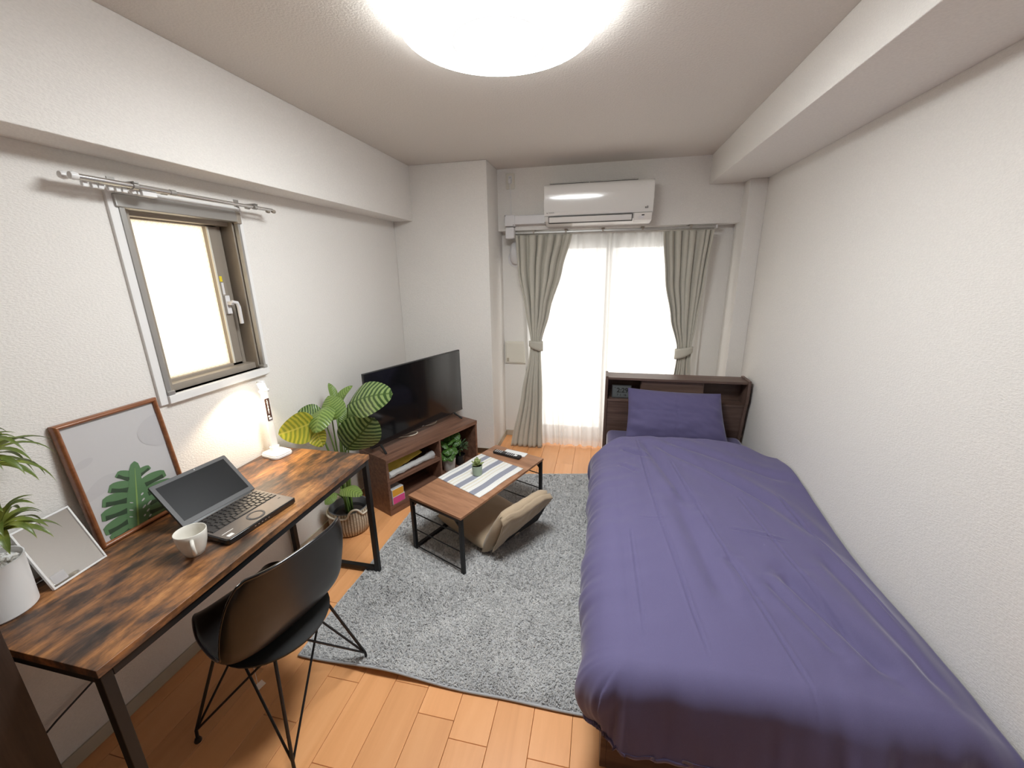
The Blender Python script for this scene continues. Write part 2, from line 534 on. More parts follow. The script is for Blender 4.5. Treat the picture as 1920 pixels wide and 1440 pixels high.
# ------------------------------------------------------------------ mesh building
class MB:
    def __init__(self):
        self.v, self.f, self.uv = [], [], []

    def add(self, verts, faces, uvs=None, M=None):
        o = len(self.v)
        self.v += [tuple(M @ Vector(p)) if M else tuple(p) for p in verts]
        self.f += [tuple(i + o for i in f) for f in faces]
        self.uv += list(uvs) if uvs else [(0, 0)] * len(verts)
        return self

    def box(self, x0, x1, y0, y1, z0, z1, M=None):
        vs = [(x, y, z) for z in (z0, z1) for y in (y0, y1) for x in (x0, x1)]
        fs = [(0, 2, 3, 1), (4, 5, 7, 6), (0, 1, 5, 4), (2, 6, 7, 3), (0, 4, 6, 2), (1, 3, 7, 5)]
        return self.add(vs, fs, None, M)

    def tube(self, pts, r, n=8, closed=False, caps=True, M=None):
        pts = [Vector(p) for p in pts]
        m = len(pts)
        rs = r if isinstance(r, (list, tuple)) else [r] * m
        vs, fs, uv = [], [], []
        prev = None
        for i, p in enumerate(pts):
            if closed:
                t = pts[(i + 1) % m] - pts[i - 1]
            else:
                t = pts[min(i + 1, m - 1)] - pts[max(i - 1, 0)]
            t.normalize()
            if prev is None:
                a = Vector((0, 0, 1)) if abs(t.z) < 0.9 else Vector((1, 0, 0))
                nrm = t.cross(a).normalized()
            else:
                nrm = (prev - t * prev.dot(t)).normalized()
            prev = nrm
            bn = t.cross(nrm)
            for k in range(n):
                a = 2 * PI * k / n
                vs.append(p + (nrm * math.cos(a) + bn * math.sin(a)) * rs[i])
                uv.append((k / n, i / max(1, m - 1)))
        for i in range(m if closed else m - 1):
            j = (i + 1) % m
            for k in range(n):
                l = (k + 1) % n
                fs.append((i * n + k, i * n + l, j * n + l, j * n + k))
        if caps and not closed:
            fs.append(tuple(range(n - 1, -1, -1)))
            fs.append(tuple((m - 1) * n + k for k in range(n)))
        return self.add(vs, fs, uv, M)

    def bar(self, p0, p1, w, h=None, up=(0, 0, 1), M=None):
        """square bar between two points"""
        h = h or w
        p0, p1 = Vector(p0), Vector(p1)
        t = (p1 - p0).normalized()
        u = Vector(up)
        if abs(t.dot(u)) > 0.95:
            u = Vector((0, 1, 0))
        s = t.cross(u).normalized()
        u = s.cross(t)
        vs = [p + s * (a * w / 2) + u * (b * h / 2) for p in (p0, p1) for a, b in ((-1, -1), (1, -1), (1, 1), (-1, 1))]
        fs = [(3, 2, 1, 0), (4, 5, 6, 7), (0, 1, 5, 4), (1, 2, 6, 5), (2, 3, 7, 6), (3, 0, 4, 7)]
        return self.add(vs, fs, None, M)

    def lathe(self, prof, n=32, M=None, close=False):
        vs, fs, uv = [], [], []
        m = len(prof)
        for i, (r, z) in enumerate(prof):
            for k in range(n + 1):
                a = 2 * PI * k / n
                vs.append((r * math.cos(a), r * math.sin(a), z))
                uv.append((k / n, i / (m - 1)))
        for i in range(m - 1):
            for k in range(n):
                fs.append((i * (n + 1) + k, i * (n + 1) + k + 1, (i + 1) * (n + 1) + k + 1, (i + 1) * (n + 1) + k))
        return self.add(vs, fs, uv, M)

    def grid(self, fn, nu, nv, M=None):
        vs, fs, uv = [], [], []
        for j in range(nv + 1):
            for i in range(nu + 1):
                vs.append(fn(i / nu, j / nv))
                uv.append((i / nu, j / nv))
        for j in range(nv):
            for i in range(nu):
                a = j * (nu + 1) + i
                fs.append((a, a + 1, a + nu + 2, a + nu + 1))
        return self.add(vs, fs, uv, M)

    def prism(self, poly, h0, h1, axis='z', M=None):
        """polygon (a,b) extruded; axis z: (a,b,h)  y: (a,h,b)  x: (h,a,b)"""
        def mk(a, b, h):
            return {'z': (a, b, h), 'y': (a, h, b), 'x': (h, a, b)}[axis]
        n = len(poly)
        vs = [mk(a, b, h0) for a, b in poly] + [mk(a, b, h1) for a, b in poly]
        fs = [tuple(range(n - 1, -1, -1)), tuple(range(n, 2 * n))]
        fs += [(i, (i + 1) % n, n + (i + 1) % n, n + i) for i in range(n)]
        return self.add(vs, fs, None, M)

    def mesh(self, name):
        me = bpy.data.meshes.new(name)
        me.from_pydata(self.v, [], self.f)
        uvl = me.uv_layers.new(name='UVMap')
        for l in me.loops:
            uvl.data[l.index].uv = self.uv[l.vertex_index]
        bm = bmesh.new()
        bm.from_mesh(me)
        bmesh.ops.remove_doubles(bm, verts=bm.verts, dist=1e-6) if len(self.v) < 3000 else None
        bmesh.ops.recalc_face_normals(bm, faces=bm.faces)
        bm.to_mesh(me)
        bm.free()
        return me

    def build(self, name, mat, parent=None, smooth=False, bevel=0, angle=40, solid=0, sub=0, segs=2):
        me = self.mesh(name)
        return link(name, me, mat, parent, smooth, bevel, angle, solid, sub, segs)


def link(name, me, mat, parent=None, smooth=False, bevel=0, angle=40, solid=0, sub=0, segs=2):
    o = bpy.data.objects.new(name, me)
    COL.objects.link(o)
    if not me.materials:
        me.materials.append(MATS[mat])
    if smooth or bevel:
        for p in me.polygons:
            p.use_smooth = True
        if angle < 180 and not bevel:
            me.set_sharp_from_angle(angle=math.radians(angle))
    if solid:
        s = o.modifiers.new('thickness', 'SOLIDIFY')
        s.thickness = solid
        s.offset = 0
    if bevel:
        b = o.modifiers.new('bevel', 'BEVEL')
        b.width = bevel
        b.segments = segs
        b.limit_method = 'ANGLE'
        b.angle_limit = math.radians(35)
        b.harden_normals = True
    if sub:
        s = o.modifiers.new('smooth', 'SUBSURF')
        s.levels = s.render_levels = sub
    if parent:
        o.parent = parent
    return o


def thing(name, label, cat, loc=(0, 0, 0), rz=0, group=None):
    o = bpy.data.objects.new(name, None)
    COL.objects.link(o)
    o.empty_display_size = 0.05
    o.location = loc
    o.rotation_euler = (0, 0, rz)
    o['label'] = label
    o['category'] = cat
    if group:
        o['group'] = group
    return o


def tag(o, label, cat, group=None):
    o['label'] = label
    o['category'] = cat
    if group:
        o['group'] = group
    return o


def struct(o):
    o['kind'] = 'structure'
    return o


def text_mesh(s, size, mat, parent, name, M, extrude=0.0003, bold=0):
    cu = bpy.data.curves.new('lettering', 'FONT')
    cu.body = s
    cu.size = size
    cu.extrude = extrude
    cu.offset = bold
    cu.align_x = 'CENTER'
    cu.align_y = 'CENTER'
    tmp = bpy.data.objects.new('lettering', cu)
    COL.objects.link(tmp)
    dg = bpy.context.evaluated_depsgraph_get()
    me = bpy.data.meshes.new_from_object(tmp.evaluated_get(dg))
    bpy.data.objects.remove(tmp)
    me.transform(M)
    me.materials.clear()
    return link(name, me, mat, parent)


def basis(o, x, y, z):
    return Matrix(((x[0], y[0], z[0], o[0]), (x[1], y[1], z[1], o[1]), (x[2], y[2], z[2], o[2]), (0, 0, 0, 1)))


def smooth(a, b, x):
    t = max(0.0, min(1.0, (x - a) / (b - a)))
    return t * t * (3 - 2 * t)


def lerp(a, b, t):
    return a + (b - a) * t


def table(x, pts):
    if x <= pts[0][0]:
        return pts[0][1]
    for (a, p), (b, q) in zip(pts, pts[1:]):
        if x <= b:
            return lerp(p, q, smooth(a, b, x) * 0.5 + 0.5 * (x - a) / (b - a))
    return pts[-1][1]


def rrect(w, h, r, n=5):
    pts = []
    for cx, cy, a0 in ((w / 2 - r, h / 2 - r, 0), (-w / 2 + r, h / 2 - r, 90), (-w / 2 + r, -h / 2 + r, 180), (w / 2 - r, -h / 2 + r, 270)):
        for k in range(n + 1):
            a = math.radians(a0 + 90 * k / n)
            pts.append((cx + r * math.cos(a), cy + r * math.sin(a)))
    return pts

# ================================================================== the room
XW, Y0, YB, YW, H = 2.797, -0.95, 3.469, 3.60, 2.40      # width, near wall, beam face, window wall, ceiling
YE = 3.75
XC, YC = 0.797, 3.14                                    # left column

base = MB().box(-0.15, XW + 0.15, Y0 - 0.15, YE, -0.14, -0.013).build('floor', 'trunk_brown')
struct(base)
plank_cache = {}


def plank(x0, x1, y0, y1):
    key = (round(x1 - x0, 4), round(y1 - y0, 3))
    if key not in plank_cache:
        w, l = key
        g = 0.0007
        b = 0.0012
        vs = [(g, g, -0.013), (w - g, g, -0.013), (w - g, l - g, -0.013), (g, l - g, -0.013),
              (g, g, -b), (w - g, g, -b), (w - g, l - g, -b), (g, l - g, -b),
              (g + b, g + b, 0), (w - g - b, g + b, 0), (w - g - b, l - g - b, 0), (g + b, l - g - b, 0)]
        fs = []
        for o in (0, 4):
            for i in range(4):
                j = (i + 1) % 4
                fs.append((o + i, o + j, o + 4 + j, o + 4 + i))
        fs.append((8, 9, 10, 11))
        plank_cache[key] = MB().add(vs, fs).mesh('plank')
    o = link('plank', plank_cache[key], 'plank_wood', base)
    o.location = (x0, y0, 0)


PW = 0.1436
x = 0.93 - 7 * PW
known = {1.0736: 0.924, 0.6428: 0.982, 1.5044: 0.862, 0.7864: 0.70}
row = 0
while x < XW:
    xa, xb = max(x, 0.0), min(x + PW, XW)
    off = (row * 0.377 + 0.2) % 0.909
    for k, v in known.items():
        if abs(k - x) < 0.01:
            off = v
    y = off - 0.909 * 4
    while y < YW:
        a, b_ = max(y, Y0), min(y + 0.909, YW)
        if b_ - a > 0.02 and xb - xa > 0.01:
            plank(xa, xb, a, b_)
        y += 0.909
    x += PW
    row += 1

# left wall with the small window's opening
WY0, WY1, WZ0, WZ1 = 1.105, 1.605, 1.145, 1.875
m = MB()
m.box(-0.15, 0, Y0, WY0, 0, H).box(-0.15, 0, WY1, YE, 0, H).box(-0.15, 0, WY0, WY1, 0, WZ0).box(-0.15, 0, WY0, WY1, WZ1, H)
struct(m.build('wall_left', 'wallpaper'))
struct(MB().box(XW, XW + 0.15, Y0, YE, 0, H).build('wall_right', 'wallpaper'))
struct(MB().box(-0.15, XW + 0.15, Y0 - 0.15, Y0, 0, H).build('wall_near', 'wallpaper'))
struct(MB().box(-0.15, XW + 0.15, Y0 - 0.15, YE, H, H + 0.12).build('ceiling', 'ceiling_paper'))
# unseen dark door panels added behind the camera to cut bounce onto the bed
dr_ = struct(MB().box(0.42, 0.46, Y0, Y0 + 0.05, 0, 2.03).box(2.68, 2.72, Y0, Y0 + 0.05, 0, 2.03).box(0.46, 2.68, Y0, Y0 + 0.05, 1.99, 2.03).build('added_dark_doors', 'cabinet_wood', bevel=0.002))
for k in range(3):
    MB().box(0.46 + 0.74 * k, 0.46 + 0.74 * (k + 1), Y0 + 0.004, Y0 + 0.028 + 0.006 * (k % 2), 0.005, 1.99).build('added_dark_panel', 'cabinet_wood', dr_, bevel=0.002)
# far wall around the balcony door
DX0, DX1, DZ1 = 1.00, 2.47, 1.865
m = MB()
m.box(XC, DX0, YW, YE, 0, 1.924).box(DX1, XW, YW, YE, 0, 1.924).box(DX0, DX1, YW, YE, DZ1, 1.924)
struct(m.build('wall_far', 'wallpaper'))
struct(MB().box(XC, XW, YB, YE, 1.924, H).build('wall_far_beam', 'wallpaper'))
struct(MB().box(0, XC, YC, YE, 0, H).build('wall_column_left', 'wallpaper', bevel=0.004))
struct(MB().box(2.680, XW, 3.336, YW, 0, 2.2007).build('wall_column_right', 'wallpaper', bevel=0.003))
struct(MB().box(0, 0.167, Y0, YC, 1.995, H).build('wall_beam_left', 'wallpaper', bevel=0.003))
struct(MB().box(XW - 0.36, XW, Y0, YB, 2.2007, H).build('wall_beam_right', 'wallpaper', bevel=0.003))
BZ, BT = 0.055, 0.008
struct(MB().box(0, BT, Y0, YC, 0, BZ).build('baseboard_left', 'baseboard_vinyl', bevel=0.002))
struct(MB().box(BT, XC, YC - BT, YC, 0, BZ).box(XC, XC + BT, YC - BT, YW, 0, BZ).build('baseboard_column', 'baseboard_vinyl', bevel=0.002))
struct(MB().box(XC + BT, DX0, YW - BT, YW, 0, BZ).box(DX1, 2.68, YW - BT, YW, 0, BZ).build('baseboard_far', 'baseboard_vinyl', bevel=0.002))
struct(MB().box(XW - BT, XW, Y0, 3.336, 0, BZ).build('baseboard_right', 'baseboard_vinyl', bevel=0.002))

# ---- small wired-glass window in the left wall
w1 = struct(MB().box(-0.14, 0.012, WY0 - 0.03, WY0, WZ0 - 0.033, WZ1 + 0.03)
            .box(-0.14, 0.012, WY1, WY1 + 0.022, WZ0 - 0.033, WZ1 + 0.03)
            .box(-0.14, 0.022, WY0, WY1, WZ0 - 0.033, WZ0)
            .box(-0.14, 0.012, WY0, WY1, WZ1, WZ1 + 0.03).build('window_1', 'white_paint', bevel=0.002))
m = MB()                                              # screen guide channels
m.box(-0.006, 0.016, WY0, WY0 + 0.018, WZ0, WZ1).box(-0.040, -0.006, WY0, WY0 + 0.012, WZ0, WZ1)
m.box(-0.045, -0.012, WY0 + 0.012, WY0 + 0.040, WZ0, WZ1)
m.box(-0.006, 0.016, WY1 - 0.012, WY1, WZ0, WZ1)
m.build('screen_guide', 'aluminium', w1, bevel=0.0015)
MB().box(-0.03, 0.020, WY0 - 0.012, WY1 + 0.004, WZ1 - 0.035, WZ1 + 0.012).build('screen_cassette', 'aluminium', w1, bevel=0.006)
m = MB()
m.box(-0.004, 0.022, WY1 - 0.016, WY1 + 0.008, WZ1 - 0.042, WZ1 + 0.013)
m.build('cassette_end_cap', 'bronze_aluminium', w1, bevel=0.003)
MB().box(-0.01, 0.020, WY0 - 0.0, WY0 + 0.03, WZ0, WZ0 + 0.018).build('guide_foot', 'aluminium', w1, bevel=0.003)
MB().box(-0.01, 0.022, WY1 - 0.02, WY1 + 0.004, WZ0, WZ0 + 0.016).build('guide_foot', 'aluminium', w1, bevel=0.003)
# outer frame
SX0, SX1 = -0.115, -0.075
m = MB()
m.box(-0.135, -0.02, WY0 + 0.040, WY0 + 0.054, WZ0, WZ1).box(-0.135, -0.012, WY1 - 0.018, WY1, WZ0, WZ1)
m.box(-0.135, -0.03, WY0, WY1, WZ0, WZ0 + 0.014).box(-0.135, -0.03, WY0, WY1, WZ1 - 0.04, WZ1)
m.box(-0.135, -0.082, WY1 - 0.05, WY1 - 0.018, WZ0, WZ1)
m.build('window_frame', 'bronze_aluminium', w1, bevel=0.002)
MB().box(-0.097, -0.030, WY0 + 0.040, WY1 - 0.012, WZ0 + 0.010, WZ0 + 0.030).build('sill_track', 'bronze_aluminium', w1, bevel=0.003)
MB().box(-0.097, -0.034, WY0 + 0.040, WY1 - 0.012, WZ1 - 0.052, WZ1 - 0.030).build('head_track', 'bronze_aluminium', w1, bevel=0.003)
# sash
sy0, sy1, sz0, sz1 = WY0 + 0.054, WY1 - 0.045, WZ0 + 0.014, WZ1 - 0.028
m = MB()
m.box(SX0, SX1, sy0, sy0 + 0.022, sz0, sz1).box(SX0, SX1, sy1 - 0.055, sy1, sz0, sz1)
m.box(SX0, SX1, sy0, sy1, sz0, sz0 + 0.028).box(SX0, SX1, sy0, sy1, sz1 - 0.03, sz1)
sash = m.build('sash', 'bronze_aluminium', w1, bevel=0.002)
m = MB()
m.box(SX1, SX1 + 0.006, sy1 - 0.055, sy1 - 0.047, sz0 + 0.028, sz1 - 0.03)
m.build('glazing_bead', 'cream_plastic', sash)
MB().box(-0.098, -0.092, sy0 + 0.02, sy1 - 0.05, sz0 + 0.026, sz1 - 0.028).build('window_pane', 'frosted_wired_glass', w1)
m = MB()
hy, hz = sy1 - 0.025, 1.475
m.box(SX1, SX1 + 0.012, hy - 0.012, hy + 0.012, hz - 0.05, hz + 0.035)
m.bar((SX1 + 0.012, hy, hz), (SX1 + 0.035, hy, hz), 0.016)
m.tube([(SX1 + 0.035, hy - 0.004, hz + 0.006), (SX1 + 0.04, hy + 0.02, hz), (SX1 + 0.04, hy + 0.026, hz - 0.02), (SX1 + 0.04, hy + 0.026, hz - 0.10)], 0.0085, 8)
m.build('window_handle', 'duct_plastic', sash, smooth=True)
MB().box(SX1, SX1 + 0.001, hy - 0.012, hy + 0.002, 1.575, 1.60).build('warning_sticker', 'yellow_sticker', sash)
MB().box(SX1, SX1 + 0.001, hy - 0.008, hy + 0.004, 1.515, 1.57).build('sticker_and_reflection', 'duct_plastic', sash)

# ---- balcony door behind the sheer curtains
w2 = struct(MB().box(DX0, DX0 + 0.04, YW + 0.02, YE, 0, DZ1).box(DX1 - 0.04, DX1, YW + 0.02, YE, 0, DZ1)
            .box(DX0, DX1, YW + 0.02, YE, DZ1 - 0.04, DZ1).box(DX0, DX1, YW + 0.02, YE, 0, 0.035).build('window_2', 'aluminium', bevel=0.003))
for a, b_, yy in ((DX0 + 0.04, 1.76, YW + 0.05), (1.71, DX1 - 0.04, YW + 0.09)):
    m = MB()
    m.box(a, a + 0.05, yy, yy + 0.03, 0.035, DZ1 - 0.04).box(b_ - 0.05, b_, yy, yy + 0.03, 0.035, DZ1 - 0.04)
    m.box(a, b_, yy, yy + 0.03, 0.035, 0.11).box(a, b_, yy, yy + 0.03, DZ1 - 0.09, DZ1 - 0.04)
    s_ = m.build('door_sash', 'aluminium', w2, bevel=0.002)
    MB().box(a + 0.045, b_ - 0.045, yy + 0.012, yy + 0.018, 0.105, DZ1 - 0.085).build('window_pane', 'clear_glass', s_)

# ================================================================== ceiling light
cl = thing('ceiling_light', 'round glowing white ceiling light in the middle of the ceiling', 'ceiling light', (1.338, 1.36, 2.40))
MB().lathe([(0, 0), (0.27, 0), (0.28, -0.045), (0, -0.045)], 48).build('base_plate', 'white_plastic', cl, True)
R = 0.315
MB().lathe([(R - 0.02, -0.040), (R, -0.046), (R, -0.062), (R - 0.010, -0.080)], 64).build('shade_side', 'lamp_side', cl, True)
MB().lathe([(R - 0.010, -0.080), (R - 0.05, -0.094), (0.17, -0.104), (0.145, -0.106)], 64).build('lamp_shade', 'lamp_shade', cl, True)
MB().lathe([(0.145, -0.108), (0.142, -0.112), (0.136, -0.112), (0.134, -0.108), (0.07, -0.109), (0, -0.109)], 64).build('centre_cap', 'lamp_shade', cl, True)
MB().lathe([(0.148, -0.1075), (0.147, -0.1125), (0.140, -0.1125), (0.139, -0.108)], 64).build('cap_ring', 'lamp_rim', cl, True)

# ================================================================== air conditioner and its fittings
AX0, AX1 = 1.222, 2.022
ac = thing('air_conditioner', 'white wall mounted air conditioner above the curtains', 'air conditioner', ((AX0 + AX1) / 2, YB, 1.935))
hw = (AX1 - AX0) / 2
prof = [(0, 0.0), (0, 0.295), (-0.16, 0.297), (-0.195, 0.290), (-0.195, 0.05), (-0.185, 0.03), (-0.12, 0.002)]
MB().prism(prof, -hw, hw, 'x').build('body', 'ac_plastic', ac, bevel=0.006)
fp = [(-0.190, 0.292), (-0.206, 0.290), (-0.217, 0.283), (-0.224, 0.272), (-0.2272, 0.256), (-0.2285, 0.235), (-0.2285, 0.205), (-0.2275, 0.17), (-0.2255, 0.135), (-0.2225, 0.10), (-0.218, 0.078), (-0.211, 0.068), (-0.19, 0.066)]
MB().prism(fp, -hw - 0.002, hw + 0.002, 'x').build('front_panel', 'ac_plastic', ac, True, angle=35)
tg = MB().prism([(-0.06, 0.297), (-0.06, 0.310), (-0.165, 0.308), (-0.188, 0.300), (-0.188, 0.296)], -hw + 0.03, hw - 0.11, 'x').build('top_grille', 'ac_plastic', ac, bevel=0.002)
MB().box(-hw + 0.04, -0.07, -0.206, -0.186, 0.284, 0.2945).build('intake_slot', 'dark_grille', ac)
MB().box(-0.06, hw - 0.115, -0.206, -0.186, 0.284, 0.2945).build('intake_slot', 'dark_grille', ac)
lp = [(-0.214, 0.058), (-0.2155, 0.055), (-0.205, 0.022), (-0.200, 0.018), (-0.19, 0.022), (-0.198, 0.055)]
MB().prism([(-0.196, 0.064), (-0.213, 0.062), (-0.199, 0.015), (-0.180, 0.012)], -hw + 0.03, hw - 0.14, 'x').build('louver_gap', 'dark_grille', ac)
MB().prism(lp, -hw + 0.035, hw - 0.145, 'x').build('louver', 'ac_plastic', ac, bevel=0.002)
MB().prism([(-0.192, 0.064), (-0.222, 0.064), (-0.205, 0.012), (-0.14, 0.004)], hw - 0.13, hw - 0.002, 'x').build('control_corner', 'ac_plastic', ac, bevel=0.004)
MB().prism([(-0.216, 0.058), (-0.2195, 0.058), (-0.216, 0.044), (-0.212, 0.044)], hw - 0.075, hw - 0.055, 'x').build('display_window', 'ink_black', ac)
MB().prism([(-0.214, 0.040), (-0.2175, 0.040), (-0.211, 0.026), (-0.207, 0.026)], hw - 0.095, hw - 0.06, 'x').build('button_plate', 'duct_plastic', ac)
text_mesh('DAIKIN', 0.013, 'ink_grey', ac, 'brand_lettering', basis((-hw + 0.055, -0.2225, 0.088), (1, 0, 0), (0, 0, 1), (0, -1, 0)))
MB().add([(-hw + 0.018, -0.2225, 0.083), (-hw + 0.028, -0.2225, 0.083), (-hw + 0.018, -0.2235, 0.093)], [(0, 1, 2)]).build('logo_mark', 'ink_grey', ac)
m = MB().lathe([(0, 0), (0.006, 0), (0.006, 0.002), (0, 0.002)], 16, basis((hw - 0.05, -0.2245, 0.098), (1, 0, 0), (0, 0, 1), (0, -1, 0)))
m.build('round_emblem', 'ink_grey', ac)
MB().box(hw - 0.042, hw - 0.034, -0.2265, -0.2235, 0.093, 0.108).build('letter_mark', 'ink_grey', ac)

# pipe cover running left from the unit then down
pc = thing('pipe_cover', 'pale grey plastic pipe cover bending down beside the air conditioner', 'pipe cover', (0.91, YB, 1.86))
MB().box(0.035, 0.309, -0.065, 0, 0.105, 0.176).build('horizontal_duct', 'duct_plastic', pc, bevel=0.006)
MB().box(-0.043, 0.045, -0.072, 0, 0.093, 0.182).build('elbow_cover', 'duct_plastic', pc, bevel=0.008)
MB().box(-0.040, 0.036, -0.068, 0, -0.004, 0.088).build('vertical_duct', 'duct_plastic', pc, bevel=0.012, segs=3)
for sx, sz in ((0.295, 0.168), (0.295, 0.112), (0.034, 0.102), (-0.036, 0.175)):
    MB().lathe([(0, 0), (0.004, 0), (0.004, 0.003), (0, 0.003)], 10, basis((sx, -0.066 if sx > 0.1 else -0.073, sz), (1, 0, 0), (0, 0, 1), (0, -1, 0))).build('screw', 'ink_grey', pc)
# wall cap where the pipe goes through the wall
wc = thing('pipe_wall_cap', 'white rounded pipe cap on the wall beside the left drape', 'pipe cap', (0.925, YW, 1.70))
path = [(0.0, -0.02, 0.12), (0.0, -0.055, 0.10), (0.0, -0.065, 0.06), (0.0, -0.06, 0.02), (0.0, -0.035, -0.005), (0.0, 0.0, -0.01)]
MB().tube(path, [0.03, 0.042, 0.045, 0.045, 0.045, 0.04], 16).build('elbow', 'duct_plastic', wc, True, angle=60)
MB().lathe([(0.0, 0), (0.075, 0), (0.075, 0.008), (0.068, 0.012), (0, 0.012)], 32, basis((0, 0, 0), (1, 0, 0), (0, 0, 1), (0, -1, 0))).build('wall_flange', 'duct_plastic', wc, True)
# outlet above and its cord
ol = thing('wall_outlet', 'white wall outlet with a plug above the pipe cover', 'outlet', (0.908, YB, 2.305))
MB().prism([(a, b_) for a, b_ in rrect(0.072, 0.118, 0.006)], -0.010, 0, 'y').build('cover_plate', 'cream_plastic', ol, bevel=0.002)
MB().prism([(a, b_ + 0.01) for a, b_ in rrect(0.030, 0.060, 0.006)], -0.014, -0.009, 'y').build('socket_insert', 'white_plastic', ol, bevel=0.001)
MB().prism([(a, b_ - 0.002) for a, b_ in rrect(0.024, 0.034, 0.008)], -0.036, -0.012, 'y').build('plug', 'duct_plastic', ol, bevel=0.003)
for dx in (-0.005, 0.005):
    MB().box(dx - 0.0015, dx + 0.0015, -0.0145, -0.013, 0.02, 0.034).build('slot', 'ink_grey', ol)
MB().tube([(0.908 - ac.location.x, -0.03, 0.353), (0.909 - ac.location.x, -0.022, 0.325), (0.906 - ac.location.x, -0.006, 0.295), (0.910 - ac.location.x, -0.005, 0.205), (0.908 - ac.location.x, -0.006, 0.100)], 0.0032, 8).build('power_cord', 'white_plastic', ac, True)
# square access panel low on the wall
ap = thing('wall_vent_cover', 'small square cream vent cover on the wall left of the curtain', 'vent cover', (0.907, YW, 0.852))
MB().prism(rrect(0.196, 0.208, 0.008), -0.022, 0, 'y').build('frame', 'cream_plastic', ap, bevel=0.003)
MB().prism(rrect(0.178, 0.190, 0.006), -0.030, -0.02, 'y').build('cover', 'cream_plastic', ap, bevel=0.004)
MB().box(-0.082, -0.060, -0.034, -0.029, -0.085, -0.05).build('push_latch', 'baseboard_vinyl', ap, bevel=0.002)

# ================================================================== curtains
rail = thing('curtain_rail', 'silver double curtain rail under the beam below the air conditioner', 'curtain rail', (1.72, YW, 1.905))
for yy in (-0.055, -0.115):
    MB().box(-0.78, 0.80, yy - 0.009, yy + 0.009, -0.010, 0.008).build('rail_track', 'aluminium', rail, bevel=0.003)
for xx in (-0.62, -0.35, -0.05, 0.26, 0.62):
    MB().box(xx - 0.012, xx + 0.012, -0.13, 0, 0.006, 0.016).box(xx - 0.007, xx + 0.007, -0.132, -0.118, -0.012, 0.012).build('bracket', 'bronze_aluminium', rail, bevel=0.002)
for xx in (-0.785, 0.805):
    MB().box(xx - 0.006, xx + 0.006, -0.128, -0.044, -0.014, 0.012).build('end_cap', 'white_plastic', rail, bevel=0.003)


def drape(edges_l, edges_r, ys, zt, zb, n_pl, amp, mat, name, parent, seed, nv=70, solid=0.003, amp_x=0.012, nu=None):
    rnd = random.Random(seed)
    ph = [rnd.uniform(-0.6, 0.6) for _ in range(n_pl + 2)]
    wd = [rnd.uniform(0.45, 1.9) for _ in range(n_pl)]
    am_ = [rnd.uniform(0.55, 1.35) for _ in range(n_pl)]
    tot = sum(wd)
    acc = [0]
    for w_ in wd:
        acc.append(acc[-1] + w_ / tot)

    def fn(u, v):
        z = lerp(zt, zb, v)
        xl, xr = table(-z, [(-a, b_) for a, b_ in edges_l]), table(-z, [(-a, b_) for a, b_ in edges_r])
        y = table(-z, [(-a, b_) for a, b_ in ys])
        A = table(-z, [(-a, b_) for a, b_ in amp])
        for i in range(n_pl):
            if u <= acc[i + 1] + 1e-9:
                k = i
                break
        t = (u - acc[k]) / (acc[k + 1] - acc[k])
        bl_ = smooth(0, 0.25, t) * (1 - smooth(0.75, 1, t))
        A *= lerp(1.0, am_[k], bl_)
        t = t + 0.10 * math.sin(2 * PI * t + ph[k] * 3) * math.sin(PI * t)
        c = math.cos(2 * PI * t + 0.25 * math.sin(3 * v + ph[k]))
        c = math.copysign(abs(c) ** 0.75, c)
        nz = noise.noise(Vector((u * 7 + seed, z * 2.2, seed)))
        s = math.sin(2 * PI * t)
        return (lerp(xl, xr, u) + s * A * 0.35 + nz * amp_x * A * 15, y - A * c + nz * A * 0.5, z)
    nu = nu or n_pl * 12
    return MB().grid(fn, nu, nv).build(name, mat, parent, True, angle=180, solid=solid)


def tieback(cx, z, y, rx, ry, tilt, parent, hook):
    pts = []

    def fn(u, v):
        a = 2 * PI * u
        hgt = 0.032 + 0.012 * math.cos(a - hook)
        return (rx * math.cos(a), -ry * math.sin(a), (v - 0.5) * 2 * hgt + tilt * math.cos(a))
    o = MB().grid(fn, 40, 4).build('tieback', 'drape_cloth', parent, True, angle=180, solid=0.004)
    o.location = (cx, y, z)
    return o


# left drape
d1 = thing('curtain', 'grey beige curtain tied back on the left side of the window', 'curtain', (0, 0, 0), group='tied back curtains')
drape([(1.885, 0.950), (1.6, 0.968), (1.25, 1.035), (0.98, 1.078), (0.88, 1.07), (0.5, 1.00), (0.0, 0.905)],
      [(1.885, 1.425), (1.6, 1.35), (1.25, 1.245), (0.98, 1.172), (0.88, 1.165), (0.5, 1.185), (0.0, 1.195)],
      [(1.885, 3.475), (1.0, 3.46), (0.5, 3.42), (0.0, 3.370)], 1.885, 0.006, 7,
      [(1.885, 0.028), (1.3, 0.024), (0.97, 0.018), (0.5, 0.030), (0.0, 0.045)], 'drape_cloth', 'drape', d1, 3)
tieback(1.124, 0.955, 3.455, 0.062, 0.050, -0.012, d1, 0.4)
# right drape
d2 = thing('curtain', 'grey beige curtain tied back on the right side of the window', 'curtain', (0, 0, 0), group='tied back curtains')
drape([(1.88, 2.135), (1.5, 2.18), (1.2, 2.245), (0.96, 2.315), (0.86, 2.32), (0.5, 2.29), (0.0, 2.26)],
      [(1.88, 2.505), (1.5, 2.475), (1.2, 2.45), (0.96, 2.428), (0.86, 2.43), (0.5, 2.46), (0.0, 2.50)],
      [(1.88, 3.475), (1.0, 3.46), (0.5, 3.45), (0.0, 3.42)], 1.88, 0.006, 7,
      [(1.88, 0.026), (1.3, 0.024), (0.95, 0.018), (0.5, 0.026), (0.0, 0.035)], 'drape_cloth', 'drape', d2, 8)
tieback(2.373, 0.925, 3.455, 0.068, 0.048, 0.022, d2, 2.6)
